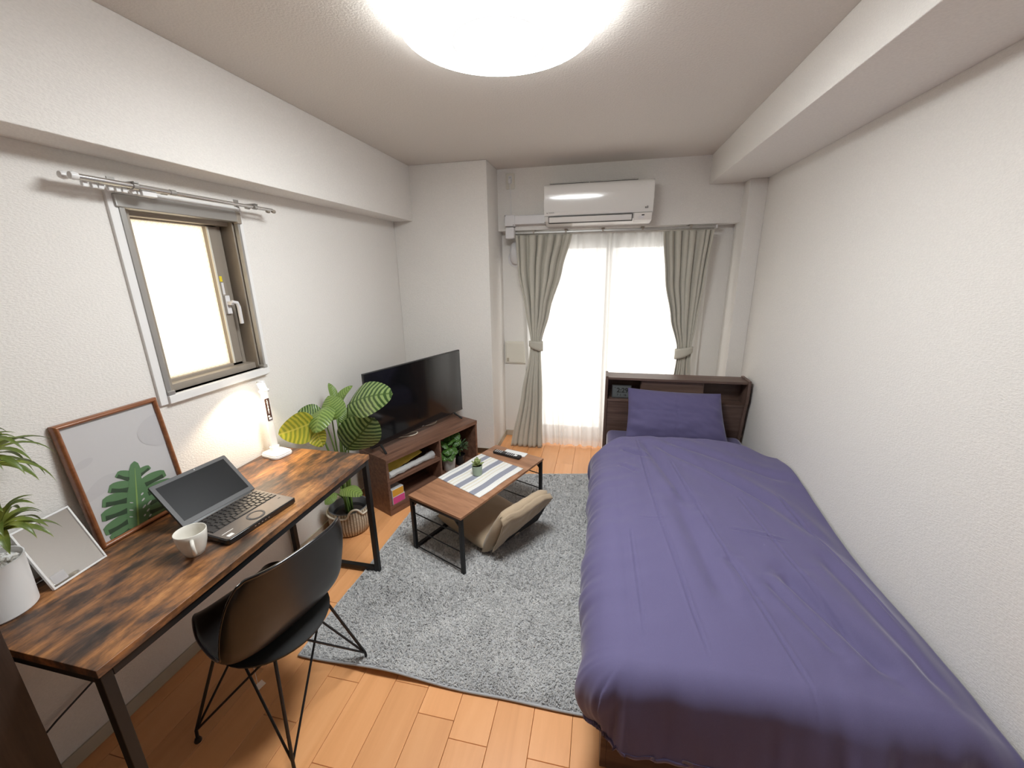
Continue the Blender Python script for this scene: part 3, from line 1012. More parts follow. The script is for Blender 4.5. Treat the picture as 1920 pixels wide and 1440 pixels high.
# sheers
s1 = thing('sheer_curtain', 'white sheer curtain over the left half of the window', 'sheer curtain', (0, 0, 0), group='sheer curtains')
drape([(1.885, 0.965), (1.0, 1.0), (0.0, 1.10)], [(1.885, 1.735), (1.0, 1.74), (0.0, 1.75)],
      [(1.885, 3.545), (1.0, 3.535), (0.5, 3.51), (0.0, 3.435)], 1.885, 0.012, 10,
      [(1.885, 0.012), (1.0, 0.016), (0.4, 0.018), (0.0, 0.020)], 'sheer_cloth', 'sheer_panel', s1, 21, 60, 0)
s2 = thing('sheer_curtain', 'white sheer curtain over the right half of the window, behind the headboard', 'sheer curtain', (0, 0, 0), group='sheer curtains')
drape([(1.885, 1.722), (1.0, 1.73), (0.0, 1.735)], [(1.885, 2.515), (1.0, 2.51), (0.0, 2.50)],
      [(1.885, 3.572), (1.0, 3.568), (0.5, 3.556), (0.0, 3.49)], 1.885, 0.012, 10,
      [(1.885, 0.012), (1.0, 0.016), (0.4, 0.018), (0.0, 0.024)], 'sheer_cloth', 'sheer_panel', s2, 34, 60, 0)

# ---- telescopic double rail over the small window
tr_ = thing('curtain_pole', 'silver double telescopic curtain pole above the small window', 'curtain pole', (0, 1.35, 1.905))
for xx, ya, yb_, zz in ((0.100, -0.405, 0.375, 0.0), (0.060, -0.405, 0.385, 0.004)):
    MB().tube([(xx, ya, zz), (xx, ya + 0.30, zz)], 0.0085, 12).build('outer_tube', 'steel_rod', tr_, True)
    MB().tube([(xx, ya + 0.28, zz), (xx, yb_, zz)], 0.0060, 12).build('inner_tube', 'steel_rod', tr_, True)
    MB().tube([(xx, ya + 0.285, zz), (xx, ya + 0.305, zz)], 0.0100, 12).build('joint_collar', 'aluminium', tr_, True)
    MB().lathe([(0, -0.012), (0.010, -0.010), (0.013, 0), (0.010, 0.010), (0, 0.012)], 14, basis((xx, ya - 0.006, zz), (1, 0, 0), (0, 0, 1), (0, -1, 0))).build('end_knob', 'white_plastic', tr_, True)
    MB().lathe([(0, -0.010), (0.008, -0.008), (0.009, 0), (0.007, 0.008), (0, 0.010)], 14, basis((xx, yb_ + 0.006, zz - 0.006), (1, 0, 0), (0, 0, 1), (0, -1, 0))).build('end_knob', 'bronze_aluminium', tr_, True)
for yy in (-0.24, 0.27):
    MB().box(0.0, 0.004, yy - 0.012, yy + 0.012, -0.03, 0.035).box(0.0, 0.112, yy - 0.008, yy + 0.008, 0.009, 0.014)\
        .tube([(0.10, yy - 0.008, 0), (0.10, yy + 0.008, 0)], 0.0115, 12).tube([(0.06, yy - 0.008, 0.003), (0.06, yy + 0.008, 0.003)], 0.0115, 12).build('bracket', 'aluminium', tr_)
for k in range(8):
    yy = -0.375 + k * 0.023
    ang = 0.2 * math.sin(k * 2.3)
    MB().box(-0.006, 0.006, -0.0075, 0.0075, -0.020, -0.003, Matrix.Translation((0.080, yy, -0.004)) @ Matrix.Rotation(ang, 4, 'X')).build('glider', 'white_plastic', tr_, bevel=0.002)
MB().box(0.070, 0.096, -0.215, -0.165, -0.026, -0.004).build('runner_clip', 'white_plastic', tr_, bevel=0.002)

# ================================================================== bed
BX0, BX1, BYF = 1.745, 2.770, 0.888
bed = thing('bed', 'dark walnut bed frame with a shelf headboard against the right wall', 'bed', (2.2575, 2.0, 0))
ox, oy = 2.2575, 2.0


def bx(m, x0, x1, y0, y1, z0, z1):
    return m.box(x0 - ox, x1 - ox, y0 - oy, y1 - oy, z0, z1)


bx(MB(), BX0, BX0 + 0.02, BYF, 3.05, 0.0, 0.20).build('side_rail', 'bed_walnut_x', bed, bevel=0.002)
bx(MB(), BX1 - 0.02, BX1, BYF, 3.05, 0.0, 0.20).build('side_rail', 'bed_walnut_x', bed, bevel=0.002)
bx(MB(), BX0 + 0.02, BX1 - 0.02, BYF, BYF + 0.02, 0.0, 0.20).build('foot_board', 'bed_walnut_x', bed, bevel=0.002)
bx(MB(), BX0 + 0.02, BX1 - 0.02, BYF + 0.02, 3.05, 0.155, 0.175).build('slat_deck', 'bed_walnut_x', bed)
HX0, HX1, HF, HB = 1.742, 2.772, 3.045, 3.19
sp_prof = [(HF - 0.028, 0.800), (HB, 0.800), (HB, 0), (HF + 0.03, 0), (HF + 0.03, 0.32), (HF - 0.012, 0.60), (HF - 0.028, 0.66)]
for a in (HX0, HX1 - 0.020):
    MB().prism([(p - oy, q) for p, q in sp_prof], a - ox, a + 0.020 - ox, 'x').build('side_panel', 'bed_walnut_z', bed, bevel=0.002)
i0, i1 = HX0 + 0.020, HX1 - 0.020
bx(MB(), i0, i1, HF - 0.018, HB, 0.772, 0.790).build('top_board', 'bed_walnut_x', bed, bevel=0.0015)
bx(MB(), i0, i1, HF - 0.004, HB, 0.592, 0.608).build('niche_shelf', 'bed_walnut_x', bed, bevel=0.0015)
MB().prism([(p - oy, q) for p, q in [(HF + 0.045, 0.15), (HF + 0.045, 0.30), (HF + 0.002, 0.592), (HF + 0.02, 0.592), (HF + 0.065, 0.15)]], i0 - ox, i1 - ox, 'x').build('front_panel', 'bed_walnut_x', bed)
bx(MB(), i0, i1, HB - 0.015, HB, 0.02, 0.772).build('back_panel', 'bed_walnut_x', bed)
bx(MB(), 2.015, 2.465, HF + 0.012, HF + 0.027, 0.608, 0.772).build('sliding_door', 'bed_walnut_x', bed, bevel=0.0015)
for a in (2.010, 2.455):
    bx(MB(), a, a + 0.014, HF + 0.028, HB - 0.015, 0.608, 0.772).build('niche_divider', 'bed_walnut_z', bed)

mt = MB().box(-0.4875, 0.4875, -1.05, 1.05, 0.0, 0.185).build('mattress', 'sheet_cloth', None, bevel=0.04, segs=4)
mt.location = (2.2575, 1.985, 0.176)
tag(mt, 'mattress in a navy purple fitted sheet, its corner showing beside the pillow', 'mattress')

# ---- duvet: a puffy cover rolling over the left and foot edges of the mattress
DXE, DYE, ZT = 1.815, 0.905, 0.462           # where the top starts to roll over
CREASES = [((1.955, 2.56), (2.00, 1.60), 0.005, 0.0050), ((2.00, 1.62), (2.05, 0.95), 0.005, 0.0045),
           ((2.13, 2.25), (2.235, 1.35), 0.005, 0.0050), ((2.235, 1.37), (2.30, 0.90), 0.006, 0.0045),
           ((2.40, 1.9), (2.52, 1.0), 0.006, 0.0045), ((1.86, 1.55), (1.87, 0.98), 0.005, 0.003),
           ((1.80, 1.65), (1.81, 0.95), 0.005, 0.003), ((2.29, 1.62), (2.50, 1.58), 0.008, 0.005),
           ((2.60, 2.0), (2.70, 1.2), 0.007, 0.004), ((1.90, 1.66), (2.04, 1.66), 0.005, 0.003)]
VALLEYS = [((2.00, 2.52), (2.17, 1.75), 0.028, 0.012), ((2.05, 2.50), (2.60, 1.85), 0.030, 0.011),
           ((2.16, 2.52), (2.75, 2.15), 0.034, 0.011), ((2.10, 1.9), (2.16, 1.15), 0.040, 0.012),
           ((2.40, 1.38), (2.56, 0.98), 0.032, 0.020), ((2.33, 1.30), (2.44, 1.02), 0.018, 0.008),
           ((2.22, 1.42), (2.28, 1.2), 0.022, 0.007), ((2.60, 1.5), (2.68, 0.95), 0.03, 0.012), ((1.86, 2.42), (2.0, 2.3), 0.016, 0.009),
           ((1.84, 2.2), (1.92, 2.12), 0.014, 0.007), ((2.3, 2.3), (2.7, 1.6), 0.035, 0.009)]


def seg_d(x, y, a, b):
    ax, ay = a
    dx, dy = b[0] - ax, b[1] - ay
    L2 = dx * dx + dy * dy
    t = ((x - ax) * dx + (y - ay) * dy) / L2
    tc = max(0, min(1, t))
    d = math.hypot(x - ax - dx * tc, y - ay - dy * tc)
    fade = smooth(-0.02, 0.12, tc) * (1 - smooth(0.85, 1.0, tc))
    return d, 0.25 + 0.75 * fade


def duvet_top(x, y):
    z = ZT
    z += 0.020 * math.sin((x - 1.75) / 1.05 * PI)                # puffed middle
    z -= 0.070 * smooth(2.60, 2.80, x) ** 1.5 * (1 - 1.55 * smooth(1.5, 2.4, y))   # sinks towards the wall, heaped up near the head
    z += 0.020 * smooth(2.3, 2.6, y)
    z -= 0.060 * smooth(2.60, 2.80, x) * smooth(2.25, 2.56, y)   # rounded head corner
    z += 0.014 * noise.noise(Vector((x * 2.4, y * 1.6, 3.1)))
    w = noise.noise(Vector((x * 1.7 + 4, y * 1.3, 7.7)))
    z += 0.0045 * noise.noise(Vector(((x + 0.25 * y) * 9 + w * 2, (y - 0.3 * x) * 2.0, 1.7)))
    z += 0.0016 * noise.noise(Vector((x * 26, y * 12, 5.5)))
    # small gathers running in from the left edge, and across the head end
    z += 0.007 * (1 - smooth(1.80, 2.02, x)) * noise.noise(Vector((x * 5, y * 13 - x * 6, 4.4)))
    z += 0.006 * smooth(2.25, 2.6, y) * noise.noise(Vector((x * 11 + y * 5, y * 4, 6.1)))
    for a, b_, wd, am in CREASES:
        d, f = seg_d(x, y, a, b_)
        if d < wd * 4:
            z += 1.3 * am * f * (math.exp(-((d - wd * 1.5) / wd) ** 2) * 0.6 - math.exp(-(d / wd) ** 2))
    for a, b_, wd, am in VALLEYS:
        d, f = seg_d(x, y, a, b_)
        if d < wd * 6:
            z += 1.5 * am * f * (math.exp(-((d - wd * 2.0) / (wd * 1.3)) ** 2) * 0.4 - math.exp(-(d / wd) ** 2))
    return z


def duvet(u, v):
    a = lerp(-0.40, XW - 0.012 - DXE, u)       # cloth distance across from the roll edge
    xq = DXE + max(a, -0.12)
    y_end = 2.655 - 0.16 * smooth(1.90, 1.68, xq) - 0.13 * smooth(2.55, 2.80, xq) ** 1.6
    b_ = lerp(-0.40, y_end - DYE, v)          # along from the foot edge
    da, db = max(0, -a), max(0, -b_)
    d = math.hypot(da, db)
    x, y = DXE + max(a, 0), DYE + max(b_, 0)
    z = duvet_top(x, y)
    if d > 0:
        ux, uy = da / d, db / d
        k2 = uy * uy                                        # 0 on the left edge, 1 at the foot
        rr = lerp(0.158, 0.085, k2)
        thm = lerp(2.25, 1.36, k2)
        s = (y if da > db else -x) + math.atan2(uy, ux) * 0.25
        th = min(d / rr, thm)
        roll, fall = rr * math.sin(th), rr * (1 - math.cos(th))
        if d > rr * thm and k2 > 0.02:                      # hangs straight below the roll
            e = min(d - rr * thm, lerp(0.0, 0.168, k2))
            roll += e * math.cos(thm)
            fall += e * math.sin(thm)
        g = noise.noise(Vector((s * 9.0, 2.2, d * 1.5))) * 0.7 + noise.noise(Vector((s * 21, 5.1, d * 3))) * 0.5
        g2 = noise.noise(Vector((s * 3.2, 8.0, 0)))
        k = smooth(0.0, 0.22, d)
        heavy = 1 + 1.6 * k2 * smooth(2.15, 2.5, x)          # deeper folds at the foot, towards the wall
        out, down = roll * (1 + 0.10 * k * g2) + 0.020 * k * g * heavy, fall * (1 + 0.05 * k * g2)
        x -= ux * out
        y -= uy * out
        z -= down
        z = max(z, 0.195 + 0.012 * g)
    if v > 0.965:                              # turned under at the head end
        t = (v - 0.965) / 0.035
        z -= 0.085 * (1 - math.sqrt(max(0, 1 - t * t)))
    x = min(x, XW - 0.006)
    return (x, y, z)


dv = MB().grid(duvet, 260, 420).build('duvet', 'duvet_cloth', None, True, angle=180)
tag(dv, 'wrinkled navy purple duvet spread over the whole bed', 'duvet')
s_ = dv.modifiers.new('thickness', 'SOLIDIFY')
s_.thickness = 0.012
s_.offset = -1

# ---- pillow
pl = thing('pillow', 'navy purple pillow leaning against the walnut headboard', 'pillow', (2.262, 2.882, 0.384))
PWd, PHt = 0.70, 0.385


def pillow(side):
    def fn(u, v):
        a, b_ = u * 2 - 1, v * 2 - 1
        fall = (max(0, 1 - abs(a) ** 3.2) ** 0.55) * (max(0, 1 - abs(b_) ** 2.6) ** 0.6)
        pinch_x = 1 - 0.035 * (1 - abs(b_) ** 2) * 1
        pinch_y = 1 - 0.06 * (1 - a * a)
        x_ = a * PWd / 2 * (pinch_x + 0.02)
        y_ = b_ * PHt / 2 * (pinch_y + 0.05)
        wr = 0.010 * noise.noise(Vector((a * 2.2, b_ * 3.3, side * 4 + 1))) + 0.004 * noise.noise(Vector((a * 7 + b_ * 3, b_ * 6, 2)))
        edge = math.exp(-((abs(a) - 0.85) / 0.12) ** 2) * 0.006 * math.sin(b_ * 14 + a * 5)
        cr = -0.005 * math.exp(-((a - 0.02 - b_ * 0.02) / 0.02) ** 2) - 0.004 * math.exp(-((b_ - 0.12) / 0.025) ** 2) * (1 if a < 0.4 else 0)
        t_ = v
        x_ = x_ * (1 - 0.075 * t_) - 0.026 * t_
        return (x_, y_, side * (0.085 * fall + (wr + edge + cr) * (fall ** 0.5)))
    return fn


ang = math.radians(58)
PM = Matrix.Translation((0, 0.015, 0.155)) @ Matrix.Rotation(ang, 4, 'X') @ Matrix.Rotation(math.radians(-1.5), 4, 'Z')
MB().grid(pillow(1), 70, 50, PM).grid(pillow(-1), 70, 50, PM).build('pillowcase', 'sheet_cloth', pl, True, angle=180)

# ---- clock in the left niche
ck = thing('digital_clock', 'small grey digital clock reading 2:29 in the headboard niche', 'clock', (1.870, 3.085, 0.608))
tilt = Matrix.Rotation(math.radians(-8), 4, 'X')
MB().box(-0.075, 0.075, -0.010, 0.014, 0.0, 0.105, tilt).build('clock_case', 'clock_case', ck, bevel=0.004)
MB().box(-0.067, 0.067, -0.0115, -0.010, 0.010, 0.096, tilt).build('display', 'clock_face', ck)
FM = lambda a, c: tilt @ basis((a, -0.012, c), (1, 0, 0), (0, 0, 1), (0, -1, 0))
text_mesh('2:29', 0.052, 'ink_black', ck, 'time_digits', FM(0.006, 0.062), bold=0.0012)
for tx_, px_ in (('7', -0.030), ('1', -0.008), ('16', 0.026)):
    text_mesh(tx_, 0.022, 'ink_black', ck, 'date_digits', FM(px_, 0.026), bold=0.0006)
text_mesh('26', 0.020, 'ink_black', ck, 'second_digits', FM(0.056, 0.054), bold=0.0005)
MB().box(-0.058, -0.045, -0.013, -0.0115, 0.083, 0.086, tilt).build('status_mark', 'ink_black', ck)

# ================================================================== desk
DKX0, DKX1, DKY0, DKY1, DKZ = 0.010, 0.556, 0.402, 1.588, 0.710
dk = thing('desk', 'long desk with a rustic brown top and black metal frame by the left wall', 'desk', ((DKX0 + DKX1) / 2, (DKY0 + DKY1) / 2, 0))
dw, dl = (DKX1 - DKX0) / 2, (DKY1 - DKY0) / 2
MB().box(-dw, dw, -dl, dl, DKZ - 0.024, DKZ).build('desk_top', 'rustic_wood', dk, bevel=0.0015)
T = 0.026
zt_ = DKZ - 0.024
for sy in (-1, 1):
    yy = sy * (dl - 0.018)
    for sx in (-1, 1):
        MB().box(sx * (dw - 0.018) - T / 2, sx * (dw - 0.018) + T / 2, yy - T / 2, yy + T / 2, 0.004, zt_).build('leg', 'black_metal', dk, bevel=0.002)
        MB().box(sx * (dw - 0.018) - 0.012, sx * (dw - 0.018) + 0.012, yy - 0.012, yy + 0.012, 0.0, 0.004).build('foot_pad', 'black_plastic', dk)
    MB().box(-dw + 0.031, dw - 0.031, yy - T / 2, yy + T / 2, 0.012, 0.012 + T).build('floor_bar', 'black_metal', dk, bevel=0.002)
    MB().box(-dw + 0.031, dw - 0.031, yy - T / 2, yy + T / 2, zt_ - T, zt_).build('top_bar', 'black_metal', dk, bevel=0.002)
for sx in (-1, 1):
    xx = sx * (dw - 0.018)
    MB().box(xx - T / 2, xx + T / 2, -dl + 0.031, dl - 0.031, zt_ - T, zt_).build('long_rail', 'black_metal', dk, bevel=0.002)

pcd = MB().tube([(0.022, 0.398, 0.006), (0.021, 0.402, 0.10), (0.020, 0.42, 0.185), (0.020, 0.52, 0.226), (0.020, 0.62, 0.256), (0.016, 0.74, 0.30), (0.013, 0.90, 0.42), (0.013, 1.02, 0.62)], 0.0032, 8).build('power_cable', 'black_plastic', None, True)
tag(pcd, 'thin black power cable running behind the desk along the left wall', 'cable')

# dark cabinet at the near end of the desk
cb = thing('cabinet', 'dark brown cabinet beside the near end of the desk, cut by the frame', 'cabinet', (0.172, 0.0, 0))
MB().box(-0.162, 0.162, -0.375, 0.380, 0.05, 0.93).build('carcass', 'cabinet_wood', cb, bevel=0.002)
MB().box(-0.165, 0.165, -0.380, 0.385, 0.93, 0.95).build('top_board', 'cabinet_wood', cb, bevel=0.002)
MB().box(-0.15, 0.15, -0.36, 0.37, 0.0, 0.05).build('plinth', 'cabinet_wood', cb)

# ---- picture leaning on the wall
pf = thing('picture_frame', 'brown framed monstera leaf print leaning on the wall behind the laptop', 'picture', (0.060, 0.741, DKZ))
FW, FH, FB = 0.316, 0.448, 0.016
lean = math.atan2(0.042, 0.446)
U_, V_, W_ = Vector((0, 1, 0)), Vector((-math.sin(lean), 0, math.cos(lean))), Vector((math.cos(lean), 0, math.sin(lean)))
PFM = basis((0, 0, 0), U_, V_, W_)
outer = [(0, 0), (FW, 0), (FW, FH), (0, FH)]


def moulding(p, q, r_, s):
    """one mitred stick with a rounded face: outer edge p-q, inner edge s-r"""
    vs, n_ = [], 6
    for k in range(n_ + 1):
        t = k / n_
        h = -0.002 + 0.012 * math.sin(PI * (0.12 + 0.76 * t))
        for e0, e1 in ((p, s), (q, r_)):
            vs.append((lerp(e0[0], e1[0], t), lerp(e0[1], e1[1], t), h))
    fs = [(2 * k, 2 * k + 1, 2 * k + 3, 2 * k + 2) for k in range(n_)]
    o_ = len(vs)
    for e in (p, q, s, r_):
        vs.append((e[0], e[1], -0.014))
    fs += [(o_, o_ + 1, 1, 0), (2 * n_, 2 * n_ + 1, o_ + 3, o_ + 2), (o_, o_ + 2, o_ + 3, o_ + 1)]
    return MB().add(vs, fs, None, PFM)


inner = [(FB, FB), (FW - FB, FB), (FW - FB, FH - FB), (FB, FH - FB)]
for k in range(4):
    moulding(outer[k], outer[(k + 1) % 4], inner[(k + 1) % 4], inner[k]).build('frame_moulding', 'frame_wood', pf, True, angle=50)
pb = MB().add([(FB - 0.002, FB - 0.002, -0.004), (FW - FB + 0.002, FB - 0.002, -0.004), (FW - FB + 0.002, FH - FB + 0.002, -0.004), (FB - 0.002, FH - FB + 0.002, -0.004)], [(0, 1, 2, 3)], None, PFM).build('print_sheet', 'print_grey', pf)
MB().box(0.004, FW - 0.004, 0.004, FH - 0.004, -0.012, -0.008, PFM).build('backing_board', 'ink_grey', pf)


def flat(poly, h, name, mat, parent):
    return MB().add([(a, b_, h) for a, b_ in poly], [tuple(range(len(poly)))], None, PFM).build(name, mat, parent)


# faint grey shapes of the print, then the leaf: lobes left and right of a midrib
def inside(u, v):
    return (min(FW - FB, max(FB, u)), min(FH - FB, max(FB, v)))


flat([inside(0.02 + 0.10 * t, 0.205 + 0.024 * math.sin(t * 2.6) + 0.012 * t) for t in [k / 10 for k in range(11)]] + [inside(0.14, 0.19), inside(0.08, 0.185), inside(0.018, 0.17)], -0.0036, 'grey_wave', 'print_grey_b', pb)
flat([inside(0.043 + 0.028 * math.cos(a) - 0.004 * math.sin(a), 0.301 + 0.008 * math.cos(a) + 0.012 * math.sin(a)) for a in [2 * PI * k / 20 for k in range(20)]], -0.0033, 'grey_blot', 'print_grey_b', pb)
flat([inside(0.302 - 0.085 * max(0, math.cos(a)), 0.325 + 0.062 * math.sin(a)) for a in [-PI / 2 + PI * k / 16 for k in range(17)]], -0.0033, 'grey_disc', 'print_grey_b', pb)
A0, A1 = Vector((0.121, 0.012)), Vector((0.174, 0.225))          # midrib from the stalk to the tip


def lobe(t0, tip, wr_, wt_, bow, i):
    root = A0.lerp(A1, t0)
    tip = Vector(tip)
    ax_ = tip - root
    sd_ = Vector((-ax_.y, ax_.x)).normalized()
    sgn = 1 if ax_.x < 0 else -1
    up, dn, sh = [], [], []
    for k in range(11):
        s_ = k / 10
        c = root + ax_ * s_ + sd_ * (-sgn * bow * math.sin(PI * s_))
        w_ = 1.22 * lerp(wr_, wt_, s_) * (1.0 + 0.25 * math.sin(PI * s_)) * (1 if s_ < 0.92 else 0.75)
        up.append(inside(*(c - sd_ * (sgn * w_))))
        dn.append(inside(*(c + sd_ * (sgn * w_))))
        if 3 <= k <= 9:
            sh.append((c, sd_ * (sgn * w_)))
    flat(up + dn[::-1], -0.0028 + 0.00003 * i, 'printed_lobe', 'print_green', pb)
    # darker half below the lobe's own vein
    flat([inside(*(c + w_ * (0.05 + 0.3 * math.sin(PI * n / 6)))) for n, (c, w_) in enumerate(sh)] + [inside(*(c + w_ * 0.97)) for c, w_ in sh[::-1]], -0.0022, 'printed_shade', 'print_green_dark', pb)


for i, (t0, tip, wr_, wt_, bow) in enumerate([
        (0.06, (0.034, 0.018), 0.012, 0.012, 0.004), (0.20, (0.026, 0.052), 0.014, 0.014, 0.006), (0.34, (0.033, 0.104), 0.015, 0.014, 0.008),
        (0.48, (0.049, 0.150), 0.015, 0.014, 0.009), (0.63, (0.080, 0.188), 0.014, 0.013, 0.008), (0.78, (0.115, 0.226), 0.012, 0.010, 0.006),
        (0.04, (0.235, 0.018), 0.010, 0.010, 0.003), (0.16, (0.262, 0.038), 0.013, 0.012, 0.004), (0.30, (0.275, 0.074), 0.013, 0.012, 0.006),
        (0.46, (0.276, 0.112), 0.013, 0.012, 0.008), (0.62, (0.262, 0.154), 0.013, 0.013, 0.009), (0.80, (0.220, 0.202), 0.010, 0.008, 0.006)]):
    lobe(t0, tip, wr_, wt_, bow, i)
mid_ = [(0.0, 0.030), (0.2, 0.034), (0.45, 0.030), (0.65, 0.024), (0.82, 0.019), (0.95, 0.019), (1.05, 0.012), (1.09, 0.002)]
nrm_ = Vector((A1.y - A0.y, A0.x - A1.x)).normalized()
flat([inside(*(A0.lerp(A1, t) + nrm_ * w_)) for t, w_ in mid_] + [inside(*(A0.lerp(A1, t) - nrm_ * w_)) for t, w_ in mid_[::-1]], -0.0020, 'printed_lobe', 'print_green', pb)
flat([inside(*(A0.lerp(A1, t) + nrm_ * w_)) for t, w_ in ((0, 0.0035), (0.5, 0.0026), (0.98, 0.0006))] + [inside(*(A0.lerp(A1, t) - nrm_ * w_)) for t, w_ in ((0.98, 0.0006), (0.5, 0.0026), (0, 0.0035))], -0.0015, 'printed_midrib', 'print_rib', pb)
for t0, wx, rx_ in ((0.30, 0.022, 0.007), (0.42, 0.020, 0.006), (0.22, 0.034, 0.006), (0.34, 0.040, 0.009), (0.52, 0.018, 0.005), (0.15, 0.022, 0.004), (0.12, 0.040, 0.005), (0.30, -0.020, 0.006), (0.42, -0.018, 0.005), (0.19, -0.022, 0.005)):
    c = A0.lerp(A1, t0) + nrm_ * wx
    sl = 0.55 if wx > 0 else -0.55
    flat([inside(c.x + rx_ * math.cos(a) - 0.0012 * math.sin(a), c.y + rx_ * sl * math.cos(a) + 0.0028 * math.sin(a)) for a in [2 * PI * k / 12 for k in range(12)]], -0.0012, 'printed_hole', 'print_grey', pb)

# ---- small white mirror on its fold-out stand
mr_ = thing('desk_mirror', 'white framed tilting mirror on the desk between the plant and the picture', 'mirror', (0.130, 0.572, DKZ))
mrot = math.atan2(0.119 - 0.137, 0.717 - 0.572)
ml = math.atan2(0.080, 0.185)
u_ = Vector((math.sin(mrot), math.cos(mrot), 0))
bk = Vector((-u_.y, u_.x, 0))
v_ = (bk * math.sin(ml) + Vector((0, 0, 1)) * math.cos(ml)).normalized()
MM = basis((0, 0, 0.0), u_, v_, u_.cross(v_))
MWd, MHt, MBd = 0.150, 0.205, 0.0055
for a, b_, c, d in ((0, MWd, 0, MBd), (0, MWd, MHt - MBd, MHt), (0, MBd, MBd, MHt - MBd), (MWd - MBd, MWd, MBd, MHt - MBd)):
    MB().box(a, b_, c, d, -0.006, 0.004, MM).build('frame_side', 'white_plastic', mr_, bevel=0.0012)
MB().box(MBd - 0.001, MWd - MBd + 0.001, MBd - 0.001, MHt - MBd + 0.001, -0.004, 0.0005, MM).build('mirror_plate', 'mirror_glass', mr_)
MB().add([(0.028 + a, 0.026 + b_, 0.0009) for a, b_ in rrect(0.036, 0.030, 0.003, 3)], [tuple(range(16))], None, MM).build('sticker_and_reflection', 'print_grey_b', mr_)  # grey patch painted as a small reflection in the mirror
MB().tube([MM @ Vector((-0.004, 0.12, -0.008)), MM @ Vector((MWd + 0.006, 0.12, -0.008))], 0.0022, 8).build('hinge_rod', 'white_plastic', mr_, True)
e_ = [MM @ Vector((-0.003, 0.12, -0.008)), MM @ Vector((MWd + 0.003, 0.12, -0.008))]
g_ = [Vector((p.x, p.y, 0.003)) + bk * 0.028 for p in e_]
MB().tube([e_[0], g_[0], g_[1], e_[1]], 0.0022, 8).build('stand_wire', 'white_plastic', mr_, True)


# ================================================================== leaves
def leaf(base, tip, width, nrm, mat, parent, bend=0.12, fold=0.12, wave=0.0, peak=0.45, nu=8, nv=16, full=0.62, curl=0.0, name='leaf', solid=0):
    base, tip, nrm = Vector(base), Vector(tip), Vector(nrm)
    axis = tip - base
    L = axis.length
    axis.normalize()
    sd = axis.cross(nrm).normalized()
    n2 = sd.cross(axis).normalized()
    p = math.log(0.5) / math.log(peak)

    def fn(u, v):
        a = u * 2 - 1
        w_ = width / 2 * max(0.0, math.sin(PI * min(1, max(0, v)) ** p)) ** full
        q = base + axis * (L * v) + n2 * (bend * L * math.sin(PI * v) - curl * L * v * v)
        q = q + sd * (a * w_ * (1 - 0.15 * abs(a) * abs(fold))) + n2 * (fold * abs(a) ** 1.3 * w_)
        if wave:
            q = q + n2 * (wave * width * math.sin(v * 9 + a * 2.0) * abs(a))
        return q
    mb = MB().grid(fn, nu, nv)
    mb.uv = [(0.5 + (u - 0.5) * max(0.0, math.sin(PI * v ** p)) ** full, v) for u, v in mb.uv]
    return mb.build(name, mat, parent, True, angle=180, solid=solid)


def tocam(p):
    return (CAM - Vector(p)).normalized()


def strand(base, d0, L, width, droop, mat, parent, seed, nv=12):
    """strap leaf arching away from the crown"""
    rnd = random.Random(seed)
    pts, p, d = [Vector(base)], Vector(base), Vector(d0).normalized()
    for k in range(nv):
        p = p + d * (L / nv)
        d = (d + Vector((0, 0, -droop / nv * (0.4 + 1.4 * k / nv)))).normalized()
        pts.append(p.copy())
    sd0 = Vector(d0).cross(Vector((0, 0, 1)))
    if sd0.length < 0.05:
        sd0 = Vector((1, 0, 0))
    sd0.normalize()
    vs, fs, uv = [], [], []
    for k, q in enumerate(pts):
        t = k / nv
        w_ = width / 2 * (0.35 + 0.65 * math.sin(PI * min(1, t * 0.9 + 0.12)) ** 0.6) * (1 - t ** 4)
        tg_ = (pts[min(k + 1, nv)] - pts[max(k - 1, 0)]).normalized()
        n2 = sd0.cross(tg_)
        for i, a in enumerate((-1, 0, 1)):
            vs.append(q + sd0 * (a * w_) + n2 * (abs(a) * w_ * 0.45))
            uv.append((i / 2, t))
    for k in range(nv):
        for i in range(2):
            a = k * 3 + i
            fs.append((a, a + 1, a + 4, a + 3))
    return MB().add(vs, fs, uv).build('leaf', mat, parent, True, angle=180)


# ---- yucca in a white pot on the near end of the desk
PX, PY = 0.090, 0.484
yp = thing('potted_yucca', 'arching green yucca in a white pot at the near end of the desk', 'plant', (PX, PY, DKZ))
MB().lathe([(0, 0.0), (0.064, 0.0), (0.070, 0.006), (0.074, 0.155), (0.0755, 0.160), (0.0725, 0.160), (0.070, 0.145), (0, 0.145)], 40).build('pot', 'white_ceramic', yp, True)
rnd = random.Random(5)
m = MB()
for k in range(130):
    a, r_ = rnd.uniform(0, 2 * PI), 0.066 * math.sqrt(rnd.random())
    s_ = rnd.uniform(0.005, 0.009)
    M_ = Matrix.Translation((r_ * math.cos(a), r_ * math.sin(a), 0.146 + rnd.uniform(0, 0.004))) @ Matrix.Rotation(rnd.uniform(0, 6), 4, (rnd.random(), rnd.random(), 0.4))
    m.add([(s_, 0, 0), (-s_, 0, 0), (0, s_ * 0.8, 0), (0, -s_ * 0.8, 0), (0, 0, s_ * 0.6), (0, 0, -s_ * 0.6)],
          [(0, 2, 4), (2, 1, 4), (1, 3, 4), (3, 0, 4), (2, 0, 5), (1, 2, 5), (3, 1, 5), (0, 3, 5)], None, M_)
o = m.build('pebbles', 'pebble_white', yp)
o['kind'] = 'stuff'
org = Vector((PX, PY, DKZ))
c1 = pixd(2, 1000, 1.06) - org           # lower crown
c2 = pixd(-45, 880, 1.06) - org          # upper crown, out of frame
MB().tube([(0.0, 0.0, 0.13), (0.004, 0.006, 0.17), tuple(c1)], [0.012, 0.010, 0.009], 10).build('trunk', 'trunk_brown', yp, True, angle=180)
